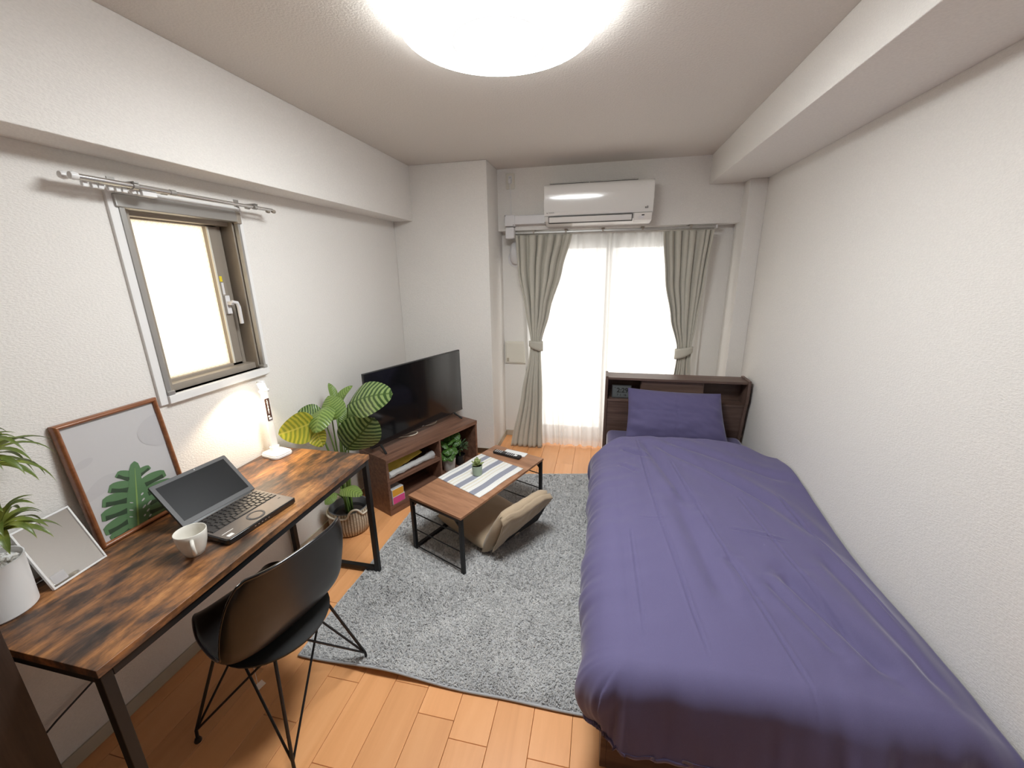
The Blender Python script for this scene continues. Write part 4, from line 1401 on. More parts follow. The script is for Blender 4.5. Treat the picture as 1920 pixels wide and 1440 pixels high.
MB().tube([(-0.02, -0.01, 0.13), (-0.02, -0.008, 0.25), tuple(c2)], [0.012, 0.011, 0.010], 10).build('trunk', 'trunk_brown', yp, True, angle=180)
for ci, (c, cnt, LL) in enumerate(((c1, 34, 0.115), (c2, 34, 0.165))):
    for k in range(cnt):
        az = k * 2.39996 + rnd.uniform(-0.2, 0.2)
        t = k / cnt
        el = lerp(1.35, 0.05, t) + rnd.uniform(-0.12, 0.12)
        d0 = Vector((math.cos(az) * math.cos(el), math.sin(az) * math.cos(el), math.sin(el)))
        if PX + c.x + d0.x * LL < 0.02:
            d0.x = abs(d0.x) * 0.4
        strand(c + Vector((0, 0, 0.02 * (1 - t))), d0, LL * rnd.uniform(0.75, 1.15), rnd.uniform(0.018, 0.028), rnd.uniform(1.8, 3.6), 'yucca_leaf', yp, k)

# ---- mug
mg = thing('mug', 'off white ceramic mug on the desk in front of the laptop', 'mug', (0.392, 0.792, DKZ))
MB().lathe([(0, 0.001), (0.024, 0.0), (0.027, 0.003), (0.034, 0.020), (0.041, 0.045), (0.0445, 0.070), (0.0455, 0.086), (0.0445, 0.0875), (0.0428, 0.086),
            (0.041, 0.065), (0.036, 0.035), (0.026, 0.010), (0, 0.008)], 44).build('cup', 'mug_ceramic', mg, True, angle=180)
hd = Vector((0.80, -0.60, 0)).normalized()
hp = [hd * r_ + Vector((0, 0, z_)) for r_, z_ in ((0.039, 0.071), (0.055, 0.073), (0.066, 0.066), (0.069, 0.052), (0.062, 0.036), (0.050, 0.024), (0.034, 0.021))]
MB().tube(hp, [0.0065, 0.006, 0.006, 0.006, 0.006, 0.0065, 0.007], 12).build('handle', 'mug_ceramic', mg, True, angle=180)

# ---- laptop
la = 0.1154
lt = thing('laptop', 'open black laptop with a dark screen on the desk', 'laptop', (0.475, 0.843, DKZ), PI / 2 - la)
LW, LD = 0.286, 0.222                     # local x along the front edge, local y towards the hinge
sh = [(p + LW / 2, q + LD / 2) for p, q in rrect(LW, LD, 0.010, 4)]
MB().prism(sh, 0.004, 0.022, 'z').build('base', 'black_gloss', lt, bevel=0.003)
sh2 = [(p + LW / 2, q + LD / 2) for p, q in rrect(LW - 0.008, LD - 0.008, 0.008, 4)]
deck = MB().prism(sh2, 0.0215, 0.0238, 'z').build('palm_rest', 'laptop_deck', lt, bevel=0.0008)
kx0, kx1, ky0, ky1 = 0.012, LW - 0.012, 0.088, 0.206
well = MB().box(kx0, kx1, ky0, ky1, 0.0236, 0.0242).build('keyboard', 'black_plastic', lt)
key_cache = {}
rows = [(14, 0.7), (14, 1), (14, 1), (13, 1), (12, 1), (9, 1)]
yk = ky1
for ri, (cnt, hh) in enumerate(rows):
    rh = (ky1 - ky0) / 5.7 * hh
    cells = [1.0] * cnt
    if ri == 5:
        cells = [1.2, 1, 1, 1, 4.4, 1, 1, 1, 1.2]
    elif ri in (3, 4):
        cells[0] = 1.6
        cells[-1] = 1.7
    tot, xk = sum(cells), kx0
    for cw in cells:
        w_ = (kx1 - kx0) * cw / tot
        key = (round(w_, 4), round(rh, 4))
        if key not in key_cache:
            a, b_ = w_ / 2 - 0.0012, rh / 2 - 0.0012
            vs = [(-a, -b_, 0), (a, -b_, 0), (a, b_, 0), (-a, b_, 0), (-a + 0.0016, -b_ + 0.0016, 0.0026), (a - 0.0016, -b_ + 0.0016, 0.0026), (a - 0.0016, b_ - 0.0012, 0.0026), (-a + 0.0016, b_ - 0.0012, 0.0026)]
            key_cache[key] = MB().add(vs, [(0, 1, 5, 4), (1, 2, 6, 5), (2, 3, 7, 6), (3, 0, 4, 7), (4, 5, 6, 7)]).mesh('key')
        o = link('key', key_cache[key], 'key_cap', well)
        o.location = (xk + w_ / 2, yk - rh / 2, 0.0242)
        xk += w_
    yk -= rh
cx_, cy_ = LW * 0.5, 0.045
MB().lathe([(0.031, 0.0238), (0.031, 0.0252), (0.024, 0.0252), (0.024, 0.0238)], 40, Matrix.Translation((cx_, cy_, 0))).build('touchpad_ring', 'laptop_bezel', lt, True)
MB().lathe([(0, 0.0245), (0.022, 0.0245), (0.022, 0.0236)], 40, Matrix.Translation((cx_, cy_, 0))).build('touchpad', 'laptop_deck', lt, True)
MB().box(0.016, 0.036, 0.014, 0.030, 0.0238, 0.0241).build('label_sticker', 'paper_white', lt)
MB().box(0.014, 0.055, 0.046, 0.049, 0.0238, 0.0241).build('white_strip', 'paper_white', lt)
MB().box(LW - 0.030, LW - 0.020, 0.060, 0.064, 0.0238, 0.0241).build('small_mark', 'ink_black', lt)
for k in range(5):
    MB().box(0.10 + k * 0.014, 0.106 + k * 0.014, -0.0006, 0.0002, 0.012, 0.015).build('front_button', 'silver_trim', lt)
# lid, hinged at the back
lid = 0.763
u_, v_ = Vector((1, 0, 0)), Vector((0, math.cos(lid), math.sin(lid)))
LM = basis((0, LD - 0.006, 0.022), u_, v_, u_.cross(v_))
LH = 0.198
lo = [(p + LW / 2, q + LH / 2 + 0.004) for p, q in rrect(LW, LH, 0.006, 3)]
scr = MB().prism(lo, -0.007, 0.0, 'z', LM).build('lid', 'black_gloss', lt, bevel=0.002)
MB().prism([(p + LW / 2, q + LH / 2 + 0.004) for p, q in rrect(LW - 0.004, LH - 0.004, 0.005, 3)], 0.0, 0.0015, 'z', LM).build('screen_bezel', 'laptop_bezel', scr)
MB().box(0.016, LW - 0.016, 0.026, LH - 0.012, 0.0012, 0.0019, LM).build('screen', 'laptop_screen', scr)
MB().box(0.02, LW - 0.02, -0.004, 0.008, -0.008, 0.004, LM).build('hinge', 'black_plastic', lt, bevel=0.002)
MB().lathe([(0, 0.0024), (0.0022, 0.0024), (0.0022, 0.001)], 12, LM @ Matrix.Translation((LW * 0.55, LH - 0.004, 0))).build('webcam', 'silver_trim', scr)

# ---- desk lamp
dl_ = thing('desk_lamp', 'slim white desk lamp glowing below the window corner', 'lamp', (0.088, 1.498, DKZ), math.radians(-12))
MB().prism([(p, q) for p, q in rrect(0.125, 0.105, 0.028, 6)], 0.0, 0.014, 'z').build('base', 'white_plastic', dl_, bevel=0.004)
MB().prism([(p, q) for p, q in rrect(0.119, 0.099, 0.026, 6)], 0.014, 0.020, 'z').build('base_top', 'white_plastic', dl_, bevel=0.003)
MB().prism([(p - 0.02, q + 0.006) for p, q in rrect(0.030, 0.042, 0.008, 4)], 0.018, 0.045, 'z').build('arm_socket', 'white_plastic', dl_, bevel=0.002)
arm = MB().prism([(p - 0.02, q + 0.006) for p, q in rrect(0.014, 0.036, 0.005, 4)], 0.040, 0.335, 'z').build('arm', 'white_plastic', dl_, bevel=0.002)
MB().box(-0.0130, -0.0118, -0.006, 0.018, 0.185, 0.300).build('display_strip', 'lamp_panel', arm)
for k in range(9):
    w_ = 0.003 + 0.004 * ((k * 37) % 5) / 5
    MB().box(-0.0118, -0.0114, 0.006 - w_ / 2, 0.006 + w_ / 2, 0.222 + k * 0.0082, 0.2275 + k * 0.0082).build('display_character', 'paper_white', arm)
MB().box(-0.0118, -0.0114, 0.0, 0.014, 0.190, 0.200).build('display_icon', 'duct_plastic', arm)
MB().box(-0.0118, -0.0114, -0.002, 0.008, 0.204, 0.212).build('display_icon', 'duct_plastic', arm)
MB().tube([(-0.02, -0.016, 0.340), (-0.02, 0.028, 0.340)], 0.0085, 14).build('hinge', 'white_plastic', dl_, True)
# head: short folded bar tilted towards the room, LED diffuser on its underside
hdM = Matrix.Translation((-0.02, 0.006, 0.345)) @ Matrix.Rotation(math.radians(-38), 4, 'Z') @ Matrix.Rotation(math.radians(-32), 4, 'Y')
MB().prism([(p + 0.050, q) for p, q in rrect(0.115, 0.036, 0.014, 5)], 0.002, 0.013, 'z', hdM).build('lamp_head', 'white_plastic', dl_, bevel=0.003)
MB().prism([(p + 0.050, q) for p, q in rrect(0.105, 0.028, 0.011, 5)], -0.003, 0.003, 'z', hdM).build('diffuser', 'bulb_glow', dl_)
ld = bpy.data.lights.new('lamp_light', 'SPOT')
ld.energy = 4.5
ld.color = (1.0, 0.80, 0.56)
ld.shadow_soft_size = 0.03
ld.spot_size = math.radians(118)
ld.spot_blend = 0.35
lo_ = bpy.data.objects.new('lamp_light', ld)
COL.objects.link(lo_)
lo_.parent = dl_
lo_.location = (0.01, -0.055, 0.350)
lo_.rotation_euler = Vector((0.35, 0.25, 1.0)).to_track_quat('Z', 'Y').to_euler()

# ================================================================== shell chair
ch = thing('shell_chair', 'black plastic shell chair with a black wire base at the desk', 'chair', (0.556, 0.874, 0), PI + math.radians(-2))
# local: +x is the seat front, y across, z up
PRF = [(0.225, 0.412), (0.212, 0.436), (0.17, 0.446), (0.09, 0.432), (0.0, 0.415), (-0.08, 0.415), (-0.135, 0.437), (-0.172, 0.488), (-0.195, 0.552), (-0.212, 0.62), (-0.226, 0.69), (-0.238, 0.752), (-0.243, 0.774)]
WID = [0.100, 0.132, 0.160, 0.194, 0.212, 0.220, 0.222, 0.222, 0.219, 0.214, 0.202, 0.174, 0.145]
LIFT = [0.006, 0.010, 0.016, 0.028, 0.042, 0.054, 0.068, 0.082, 0.086, 0.078, 0.064, 0.048, 0.038]
nP = len(PRF)


def crv(arr, t):
    f = t * (nP - 1)
    i = min(int(f), nP - 2)
    f -= i
    g = lambda k: Vector(arr[k]) if isinstance(arr[0], tuple) else arr[k]
    p0, p1, p2, p3 = g(max(i - 1, 0)), g(i), g(i + 1), g(min(i + 2, nP - 1))
    return 0.5 * (2 * p1 + (p2 - p0) * f + (2 * p0 - 5 * p1 + 4 * p2 - p3) * f * f + (3 * p1 - p0 - 3 * p2 + p3) * f ** 3)


def shell(u, v):
    a = u * 2 - 1
    vv = v
    if v > 0.80:
        vv = v - (v - 0.80) / 0.2 * 0.085 * abs(a) ** 3.0
    if v < 0.2:
        vv = v + (0.2 - v) / 0.2 * 0.045 * abs(a) ** 3.0
    p = crv(PRF, vv)
    e = 0.01
    tg_ = crv(PRF, min(1, vv + e)) - crv(PRF, max(0, vv - e))
    tg_.normalize()
    nx, nz = tg_.y, -tg_.x           # up for the seat, forward for the back
    w_, lf = crv(WID, vv), crv(LIFT, vv)
    k = abs(a) ** 2.4 * lf
    lip = 0.006 * smooth(0.93, 1.0, abs(a)) + 0.006 * smooth(0.96, 1.0, v)
    return (p.x + nx * k - nx * lip, w_ * math.copysign(math.sin(abs(a) * PI / 2) ** 0.92 if abs(a) < 1 else 1, a), p.y + nz * k * 1.0 - nz * lip)


MB().grid(shell, 44, 60, Matrix.Rotation(math.radians(-10), 4, 'Z')).build('shell', 'chair_shell', ch, True, angle=180, solid=0.007)
SR = Matrix.Rotation(math.radians(-10), 4, 'Z')
rim = [shell(0, k / 60) for k in range(61)] + [shell(k / 44, 1) for k in range(1, 45)] + [shell(1, 1 - k / 60) for k in range(1, 61)] + [shell(1 - k / 44, 0) for k in range(1, 44)]
MB().tube([SR @ Vector(p) for p in rim], 0.0052, 8, closed=True).build('rim', 'black_gloss', ch, True, angle=180)
# seat pan ring under the shell
MB().lathe([(0, 0.372), (0.150, 0.370), (0.176, 0.376), (0.182, 0.388), (0.170, 0.398), (0, 0.398)], 40, Matrix.Translation((-0.01, 0, 0.0)) @ Matrix.Scale(1.04, 4, (0, 1, 0))).build('seat_base', 'chair_pad', ch, True)
feet = [(0.205, 0.205), (0.205, -0.205), (-0.205, -0.205), (-0.205, 0.205)]
mnt = [(0.115, 0.125), (0.115, -0.125), (-0.125, -0.125), (-0.125, 0.125)]
for i in range(4):
    f0 = Vector((*feet[i], 0.05))
    tp = Vector((*mnt[i], 0.378))
    lg = MB().tube([(feet[i][0] * 1.01, feet[i][1] * 1.01, 0.006), f0, tp], [0.0055, 0.0055, 0.0055], 8).build('leg', 'black_metal', ch, True)
    MB().tube([f0 + Vector((0, 0, 0.0)), Vector((*mnt[(i + 1) % 4], 0.378)).lerp(tp, 0.34)], 0.0042, 8).build('brace_rod', 'black_metal', lg, True)
    MB().tube([f0 + Vector((0, 0, 0.0)), Vector((*mnt[(i - 1) % 4], 0.378)).lerp(tp, 0.10)], 0.0042, 8).build('brace_rod', 'black_metal', lg, True)
    MB().lathe([(0, 0), (0.011, 0), (0.012, 0.006), (0.008, 0.016), (0, 0.018)], 14, Matrix.Translation((feet[i][0] * 1.01, feet[i][1] * 1.01, 0))).build('foot_glide', 'black_plastic', lg, True)
ring = [(0.128, 0.138), (0.128, -0.138), (-0.138, -0.138), (-0.138, 0.138)]
MB().tube([(*p, 0.376) for p in mnt], 0.005, 8, closed=True).build('mount_frame', 'black_metal', ch, True)
st = MB().tube([(0.105, 0.035, 0.400), (0.104, 0.033, 0.25), (0.104, 0.034, 0.085)], 0.0009, 6).build('tag_string', 'paper_white', ch)
MB().box(-0.016, 0.016, -0.0005, 0.0005, -0.030, 0.0, Matrix.Translation((0.104, 0.034, 0.085)) @ Matrix.Rotation(math.radians(62), 4, 'Z') @ Matrix.Rotation(math.radians(20), 4, 'Y')).build('paper_tag', 'paper_white', st)

# ================================================================== calathea in a woven basket
bkx, bky = 0.155, 1.903
bs = thing('basket', 'woven jute basket with rope handles beside the TV stand', 'basket', (bkx, bky, 0))
MB().lathe([(0, 0.0), (0.095, 0.0), (0.112, 0.012), (0.125, 0.05), (0.129, 0.09), (0.126, 0.135), (0.121, 0.172)], 56).build('basket_body', 'basket_weave', bs, True, angle=180)
MB().lathe([(0.121, 0.172), (0.117, 0.176), (0.113, 0.170), (0.118, 0.10), (0.112, 0.03), (0, 0.012)], 40).build('lining', 'basket_lining', bs, True, angle=180)
rope = []
for k in range(72):
    a = 2 * PI * k / 72
    lift = max(0, 1 - (abs(((a - math.radians(-42) + PI) % (2 * PI)) - PI) / 0.33) ** 2) + max(0, 1 - (abs(((a - math.radians(138) + PI) % (2 * PI)) - PI) / 0.33) ** 2)
    r_ = 0.131 - 0.004 * lift
    rope.append((r_ * math.cos(a), r_ * math.sin(a), 0.150 + 0.048 * lift ** 0.6))
MB().tube(rope, 0.0062, 8, closed=True).build('rope_handle', 'rope_cream', bs, True, angle=180)

cp = thing('calathea', 'large calathea with striped round leaves growing from the woven basket', 'plant', (bkx, bky, 0.022))
org = Vector((bkx, bky, 0.022))
MB().lathe([(0, 0), (0.080, 0), (0.095, 0.105), (0.097, 0.11), (0.093, 0.105), (0.088, 0.095), (0, 0.092)], 32).build('inner_pot', 'black_plastic', cp, True)
MB().lathe([(0.087, 0.095), (0.04, 0.100), (0, 0.102)], 24).build('soil', 'soil', cp, True)
DEP = 2.40
# base px, tip px, depth base, depth tip, width (m), normal (camera, up, right weights), mat, bend, fold, peak
CL = [((652, 759), (736, 737), 2.34, 2.26, 0.225, (1.0, 0.55, 0.0), 'calathea_leaf', 0.10, -0.22, 0.46),
      ((649, 843), (700, 783), 2.42, 2.30, 0.250, (1.0, 0.10, 0.35), 'calathea_leaf', 0.06, -0.18, 0.50),
      ((590, 790), (522, 815), 2.22, 2.10, 0.185, (0.9, -0.35, -0.1), 'calathea_yellow', 0.06, 0.18, 0.42),
      ((632, 786), (616, 742), 2.30, 2.34, 0.150, (1.0, 0.35, -0.5), 'calathea_pale', 0.12, -0.25, 0.45),
      ((618, 760), (592, 812), 2.30, 2.16, 0.150, (1.0, 0.65, -0.55), 'calathea_pale', 0.20, -0.35, 0.50),
      ((608, 788), (558, 772), 2.32, 2.26, 0.150, (0.8, 0.5, 0.0), 'calathea_leaf', 0.08, -0.10, 0.50),
      ((627, 757), (616, 718), 2.42, 2.44, 0.055, (0.8, -0.1, 0.6), 'calathea_pale', 0.10, 0.35, 0.45),
      ((634, 768), (661, 723), 2.40, 2.40, 0.075, (0.8, 0.0, -0.8), 'calathea_pale', 0.12, 0.35, 0.50),
      ((640, 795), (655, 765), 2.46, 2.50, 0.120, (1.0, 0.2, 0.2), 'calathea_pale', 0.06, -0.15, 0.50),
      ((592, 794), (606, 838), 2.24, 2.20, 0.120, (0.8, -0.3, -0.3), 'calathea_yellow', 0.08, 0.25, 0.50),
      ((639, 918), (679, 929), 2.44, 2.34, 0.095, (0.7, 0.9, 0.0), 'calathea_pale', 0.12, -0.25, 0.45),
      ((630, 925), (609, 946), 2.50, 2.46, 0.075, (0.8, 0.6, -0.3), 'calathea_pale', 0.10, -0.2, 0.45)]
for i, (bp, tp, d0, d1, w_, (wc_, wu, wr), mt_, bn, fd, pk) in enumerate(CL):
    b0, t0 = pixd(*bp, d0), pixd(*tp, d1)
    nr = tocam(b0) * wc_ + Vector((0, 0, 1)) * wu + CR * wr
    b0.x, t0.x = max(b0.x, 0.02), max(t0.x, 0.03)
    leaf(b0 - org, t0 - org, w_, nr, mt_, cp, bn, fd, 0.02, pk, 10, 20)
    st0 = Vector((0.02 * math.cos(i * 2.4), 0.02 * math.sin(i * 2.4), 0.09))
    e = b0 - org
    mid = st0.lerp(e, 0.5) + Vector((0, 0, 0.06 if e.z > 0.3 else 0.02))
    mid.x, mid.y = lerp(st0.x, e.x, 0.28), lerp(st0.y, e.y, 0.28)
    mids = [(st0 * (1 - t) * (1 - t) + mid * 2 * t * (1 - t) + e * t * t) for t in [k / 8 for k in range(9)]]
    MB().tube(mids, [0.0065 - 0.003 * k / 8 for k in range(9)], 7).build('stalk', 'stem_green', cp, True, angle=180)

# ================================================================== TV stand
SA = 0.4347
ts = thing('tv_stand', 'low walnut TV stand with open shelves set at an angle in the corner', 'TV stand', (0.348, 2.068, 0), PI / 2 - SA)
SL, SD, SH = 0.889, 0.300, 0.422
MB().box(0, SL, -0.004, SD, 0.392, SH).build('top_board', 'walnut_x', ts, bevel=0.0015)
MB().box(0, 0.018, 0, SD, 0.048, 0.392).build('side_panel', 'walnut_x', ts, bevel=0.001)
MB().box(SL - 0.018, SL, 0, SD, 0.048, 0.392).build('side_panel', 'walnut_x', ts, bevel=0.001)
MB().box(0.018, SL - 0.018, 0, SD, 0.048, 0.072).build('bottom_board', 'walnut_x', ts, bevel=0.001)
MB().box(0.472, 0.488, 0.002, SD - 0.012, 0.072, 0.392).build('divider', 'walnut_x', ts, bevel=0.001)
MB().box(0.018, 0.472, 0.004, SD - 0.012, 0.229, 0.253).build('shelf', 'walnut_x', ts, bevel=0.001)
MB().box(0.018, SL - 0.018, SD - 0.010, SD, 0.072, 0.392).build('back_panel', 'walnut_x', ts)
MB().box(0.0, SL, 0.004, SD - 0.01, 0.0, 0.048).build('plinth', 'walnut_x', ts, bevel=0.001)


def on_stand(x, y, z):
    return ts.matrix_basis @ Vector((x, y, z))


ts_rz = PI / 2 - SA
# things on the upper left shelf
y1 = thing('plastic_envelope', 'yellow plastic envelope lying on the upper shelf of the TV stand', 'envelope', on_stand(0.03, 0.072, 0.253), ts_rz)


def crumple(x0, x1, y0, y1_, z0, amp, seed, tilt_x=0.0, tilt_y=0.0):
    def fn(u, v):
        n_ = noise.noise(Vector((u * 4 + seed, v * 3, seed))) + 0.5 * noise.noise(Vector((u * 11, v * 8 + seed, 3)))
        return (lerp(x0, x1, u), lerp(y0, y1_, v) + 0.006 * math.sin(u * 7 + seed), z0 + tilt_x * u + tilt_y * v + amp * n_ + amp)
    return fn


MB().grid(crumple(0.0, 0.34, 0.005, 0.11, 0.012, 0.008, 1.3, 0.040, 0.055), 30, 16).build('sheet', 'yellow_paper', y1, True, angle=180, solid=0.0015)
y2 = thing('plastic_roll', 'roll of clear crinkled plastic film on the upper shelf of the TV stand', 'plastic film', on_stand(0.03, 0.008, 0.253), ts_rz)


def roll(u, v):
    a = 2 * PI * u
    r_ = 0.020 + 0.010 * smooth(0.75, 1.0, v) + 0.006 * noise.noise(Vector((math.cos(a) * 2, math.sin(a) * 2, v * 9))) + 0.004 * noise.noise(Vector((a * 3, v * 30, 2)))
    return (0.01 + 0.40 * v, 0.026 + r_ * math.cos(a) + 0.015 * v, 0.030 + r_ * math.sin(a) - 0.004 * v)


MB().grid(roll, 22, 50).build('film', 'clear_film', y2, True, angle=180)
y3 = thing('document_folder', 'black and silver document folder at the back of the upper TV stand shelf', 'folder', on_stand(0.03, 0.203, 0.253), ts_rz)
MB().grid(crumple(0.0, 0.33, 0.0, 0.075, 0.003, 0.004, 4.2, 0.045, 0.06), 20, 12).build('black_cover', 'black_gloss', y3, True, angle=180, solid=0.003)
MB().grid(crumple(0.0, 0.30, -0.010, 0.065, 0.018, 0.005, 6.1, 0.045, 0.06), 24, 14).build('silver_sleeve', 'duct_plastic', y3, True, angle=180, solid=0.001)
# boxes on the lower shelf
for nm, mt_, lab, z0, z1, w_ in (('pink_box', 'pink_card', 'bright pink card box at the bottom of the TV stand', 0.072, 0.127, 0.100), ('orange_box', 'orange_card', 'orange card box on top of the pink box in the TV stand', 0.1275, 0.183, 0.094)):
    b_ = thing(nm, lab, 'box', on_stand(0.030, 0.006, z0), ts_rz)
    MB().box(0, w_, 0.0, 0.16, 0, z1 - z0).build('carton', 'paper_white', b_, bevel=0.001)
    MB().box(0.002, w_ - 0.002, -0.0006, 0.0, 0.002, z1 - z0 - 0.004).build('printed_front', mt_, b_)
    MB().box(w_, w_ + 0.0006, 0.002, 0.158, 0.002, z1 - z0 - 0.003).build('printed_side', 'paper_white', b_)
    if nm == 'orange_box':
        MB().box(0.002, w_ - 0.002, 0.002, 0.158, z1 - z0, z1 - z0 + 0.0006).build('printed_top', 'print_grey', b_)
# potted plants in the right compartment
p1 = thing('potted_monstera', 'small green monstera in a speckled white pot inside the TV stand', 'plant', on_stand(0.615, 0.062, 0.072), ts_rz)
MB().lathe([(0, 0), (0.040, 0), (0.043, 0.004), (0.055, 0.104), (0.056, 0.108), (0.052, 0.108), (0.050, 0.098), (0, 0.096)], 32).build('pot', 'speckled_pot', p1, True)
MB().lathe([(0.050, 0.097), (0.02, 0.101), (0, 0.102)], 20).build('soil', 'soil', p1, True)
MI = Matrix.Rotation(-ts_rz, 4, 'Z')
rnd = random.Random(12)
for k, (bx_, bz_, tx, ty, tz, w_) in enumerate([(0.0, 0.17, -0.085, -0.03, 0.115, 0.085), (-0.02, 0.20, -0.06, -0.07, 0.165, 0.08), (0.0, 0.22, -0.075, 0.0, 0.235, 0.085), (0.02, 0.24, 0.005, -0.05, 0.245, 0.10),
                                                (0.03, 0.25, 0.105, -0.03, 0.285, 0.105), (0.03, 0.22, 0.09, -0.06, 0.225, 0.085), (0.0, 0.18, 0.02, -0.075, 0.15, 0.09), (-0.01, 0.16, -0.04, -0.08, 0.11, 0.08), (0.01, 0.2, 0.05, 0.03, 0.28, 0.09)]):
    b0, t0 = Vector((bx_, 0.0, bz_)), Vector((tx, ty, tz))
    leaf(b0, t0, w_, MI @ (tocam((0.6, 2.7, 0.3)) + Vector((0, 0, 0.7))), 'monstera_leaf', p1, 0.18, -0.25, 0.05, 0.45, 8, 14)
    MB().tube([(0.0, 0.0, 0.10), tuple(b0.lerp(Vector((0, 0, 0.1)), 0.5)), tuple(b0)], 0.0022, 6).build('stalk', 'stem_green', p1, True)
p2 = thing('potted_sprig', 'grey green spiky sprig plant beside the monstera inside the TV stand', 'plant', on_stand(0.742, 0.066, 0.072), ts_rz)
MB().lathe([(0, 0), (0.034, 0), (0.045, 0.085), (0.042, 0.085), (0.040, 0.075), (0, 0.075)], 24).build('pot', 'black_plastic', p2, True)
for k in range(26):
    az, el = k * 2.4, lerp(1.2, 0.0, k / 26)
    c0 = Vector((0.015 * math.cos(az), 0.015 * math.sin(az) - 0.01, 0.135 + 0.02 * (1 - k / 26)))
    dr = Vector((math.cos(az) * math.cos(el), math.sin(az) * math.cos(el) - 0.35, math.sin(el))).normalized()
    leaf(c0, c0 + dr * rnd.uniform(0.06, 0.085), 0.017, Vector((0, 0, 1)) + dr.cross(Vector((0, 0, 1))) * 0.3, 'sprig_leaf', p2, 0.1, 0.3, 0, 0.5, 2, 6)
MB().tube([(0, 0, 0.07), (0, -0.005, 0.13)], 0.005, 8).build('stem', 'stem_green', p2, True)

# ================================================================== television
TA, TW, TH = 0.3654, 0.938, 0.518
tvr = Vector((0.562, 2.997))
tvl = tvr - Vector((math.sin(TA), math.cos(TA))) * TW
tv = thing('television', 'flat black television standing on the walnut TV stand', 'television', (tvl.x, tvl.y, SH), PI / 2 - TA)
B0 = 0.043
MB().box(0, TW, 0.0, 0.022, B0, B0 + TH).build('cabinet', 'black_plastic', tv, bevel=0.003)
MB().box(0.10, TW - 0.10, 0.022, 0.060, B0 + 0.02, B0 + TH * 0.62).build('rear_housing', 'black_plastic', tv, bevel=0.01)
MB().box(0.006, TW - 0.006, -0.0015, 0.0, B0 + 0.016, B0 + TH - 0.006).build('screen', 'screen_black', tv)
MB().box(0.003, TW - 0.003, -0.0022, 0.0, B0 + 0.002, B0 + 0.015).build('lower_bezel', 'black_gloss', tv)
MB().box(TW / 2 - 0.008, TW / 2 + 0.008, -0.003, -0.002, B0 + 0.004, B0 + 0.011).build('logo_mark', 'silver_trim', tv)
for xx, s_ in ((0.075, -1), (TW - 0.115, 1)):
    ft = MB()
    ft.bar((xx, 0.006, B0 + 0.008), (xx + s_ * 0.020, -0.072, 0.006), 0.014, 0.010)
    ft.bar((xx, 0.012, B0 + 0.008), (xx + s_ * 0.020, 0.085, 0.006), 0.014, 0.010)
    ft.build('foot', 'black_plastic', tv, bevel=0.002)
# white cables lying behind the TV and looping out below it
cb_ = thing('tv_cable', 'white cable looping out from under the television onto the stand', 'cable', on_stand(0, 0, SH), ts_rz)


def spline(pts, n=8):
    out = []
    P_ = [Vector(p) for p in pts]
    for i in range(len(P_) - 1):
        p0, p1, p2, p3 = P_[max(i - 1, 0)], P_[i], P_[i + 1], P_[min(i + 2, len(P_) - 1)]
        for k in range(n):
            f = k / n
            out.append(0.5 * (2 * p1 + (p2 - p0) * f + (2 * p0 - 5 * p1 + 4 * p2 - p3) * f * f + (3 * p1 - p0 - 3 * p2 + p3) * f ** 3))
    out.append(P_[-1])
    return out


MB().tube(spline([(0.22, 0.285, 0.005), (0.30, 0.215, 0.005), (0.36, 0.178, 0.005), (0.405, 0.170, 0.008), (0.425, 0.190, 0.012), (0.40, 0.215, 0.010), (0.34, 0.235, 0.006), (0.24, 0.27, 0.005)]), 0.0042, 8).build('cable_loop', 'rope_cream', cb_, True, angle=180)
cb2 = thing('tv_cable', 'short white cable end peeking out near the right foot of the television', 'cable', on_stand(0, 0, SH), ts_rz)
MB().tube(spline([(0.52, 0.262, 0.004), (0.585, 0.232, 0.004), (0.635, 0.226, 0.004), (0.672, 0.240, 0.010), (0.69, 0.265, 0.02)]), 0.0040, 8).build('cable_end', 'rope_cream', cb2, True, angle=180)

# ================================================================== rug
RX0, RX1, RY0 = 0.462, 1.742, 1.035
rg = thing('rug', 'square grey shaggy rug on the wooden floor under the low table', 'rug', (1.38, 1.94, 0))


def rug_wave(x_, y_):
    n_ = noise.noise(Vector((x_ * 2, y_ * 2, 1)))
    ex = 0.006 * noise.noise(Vector((y_ * 4, 3, 0)))
    ey = 0.010 * noise.noise(Vector((x_ * 3.2, 9, 0)))
    # the near edge lifts a little beside the chair foot
    lift_ = 0.022 * math.exp(-((x_ + 0.52) / 0.16) ** 2) * smooth(-0.60, -0.905, y_)
    return ex, ey, 0.003 + 0.002 * n_ + lift_


def rug_pt(u, v):
    y_ = lerp(RY0, 2.80 + 0.157 * (lerp(RX0, RX1, u) - 0.985), v)
    x_ = lerp(max(RX0, 0.348 + 0.463 * (y_ - 2.068) + 0.016), RX1, u) - 1.38      # its far left corner stops at the TV stand
    y_ -= 1.94
    ex, ey, z_ = rug_wave(x_, y_)
    return (x_ + ex * (1 - u), y_ + ey * (1 - v), 0.003 + z_)


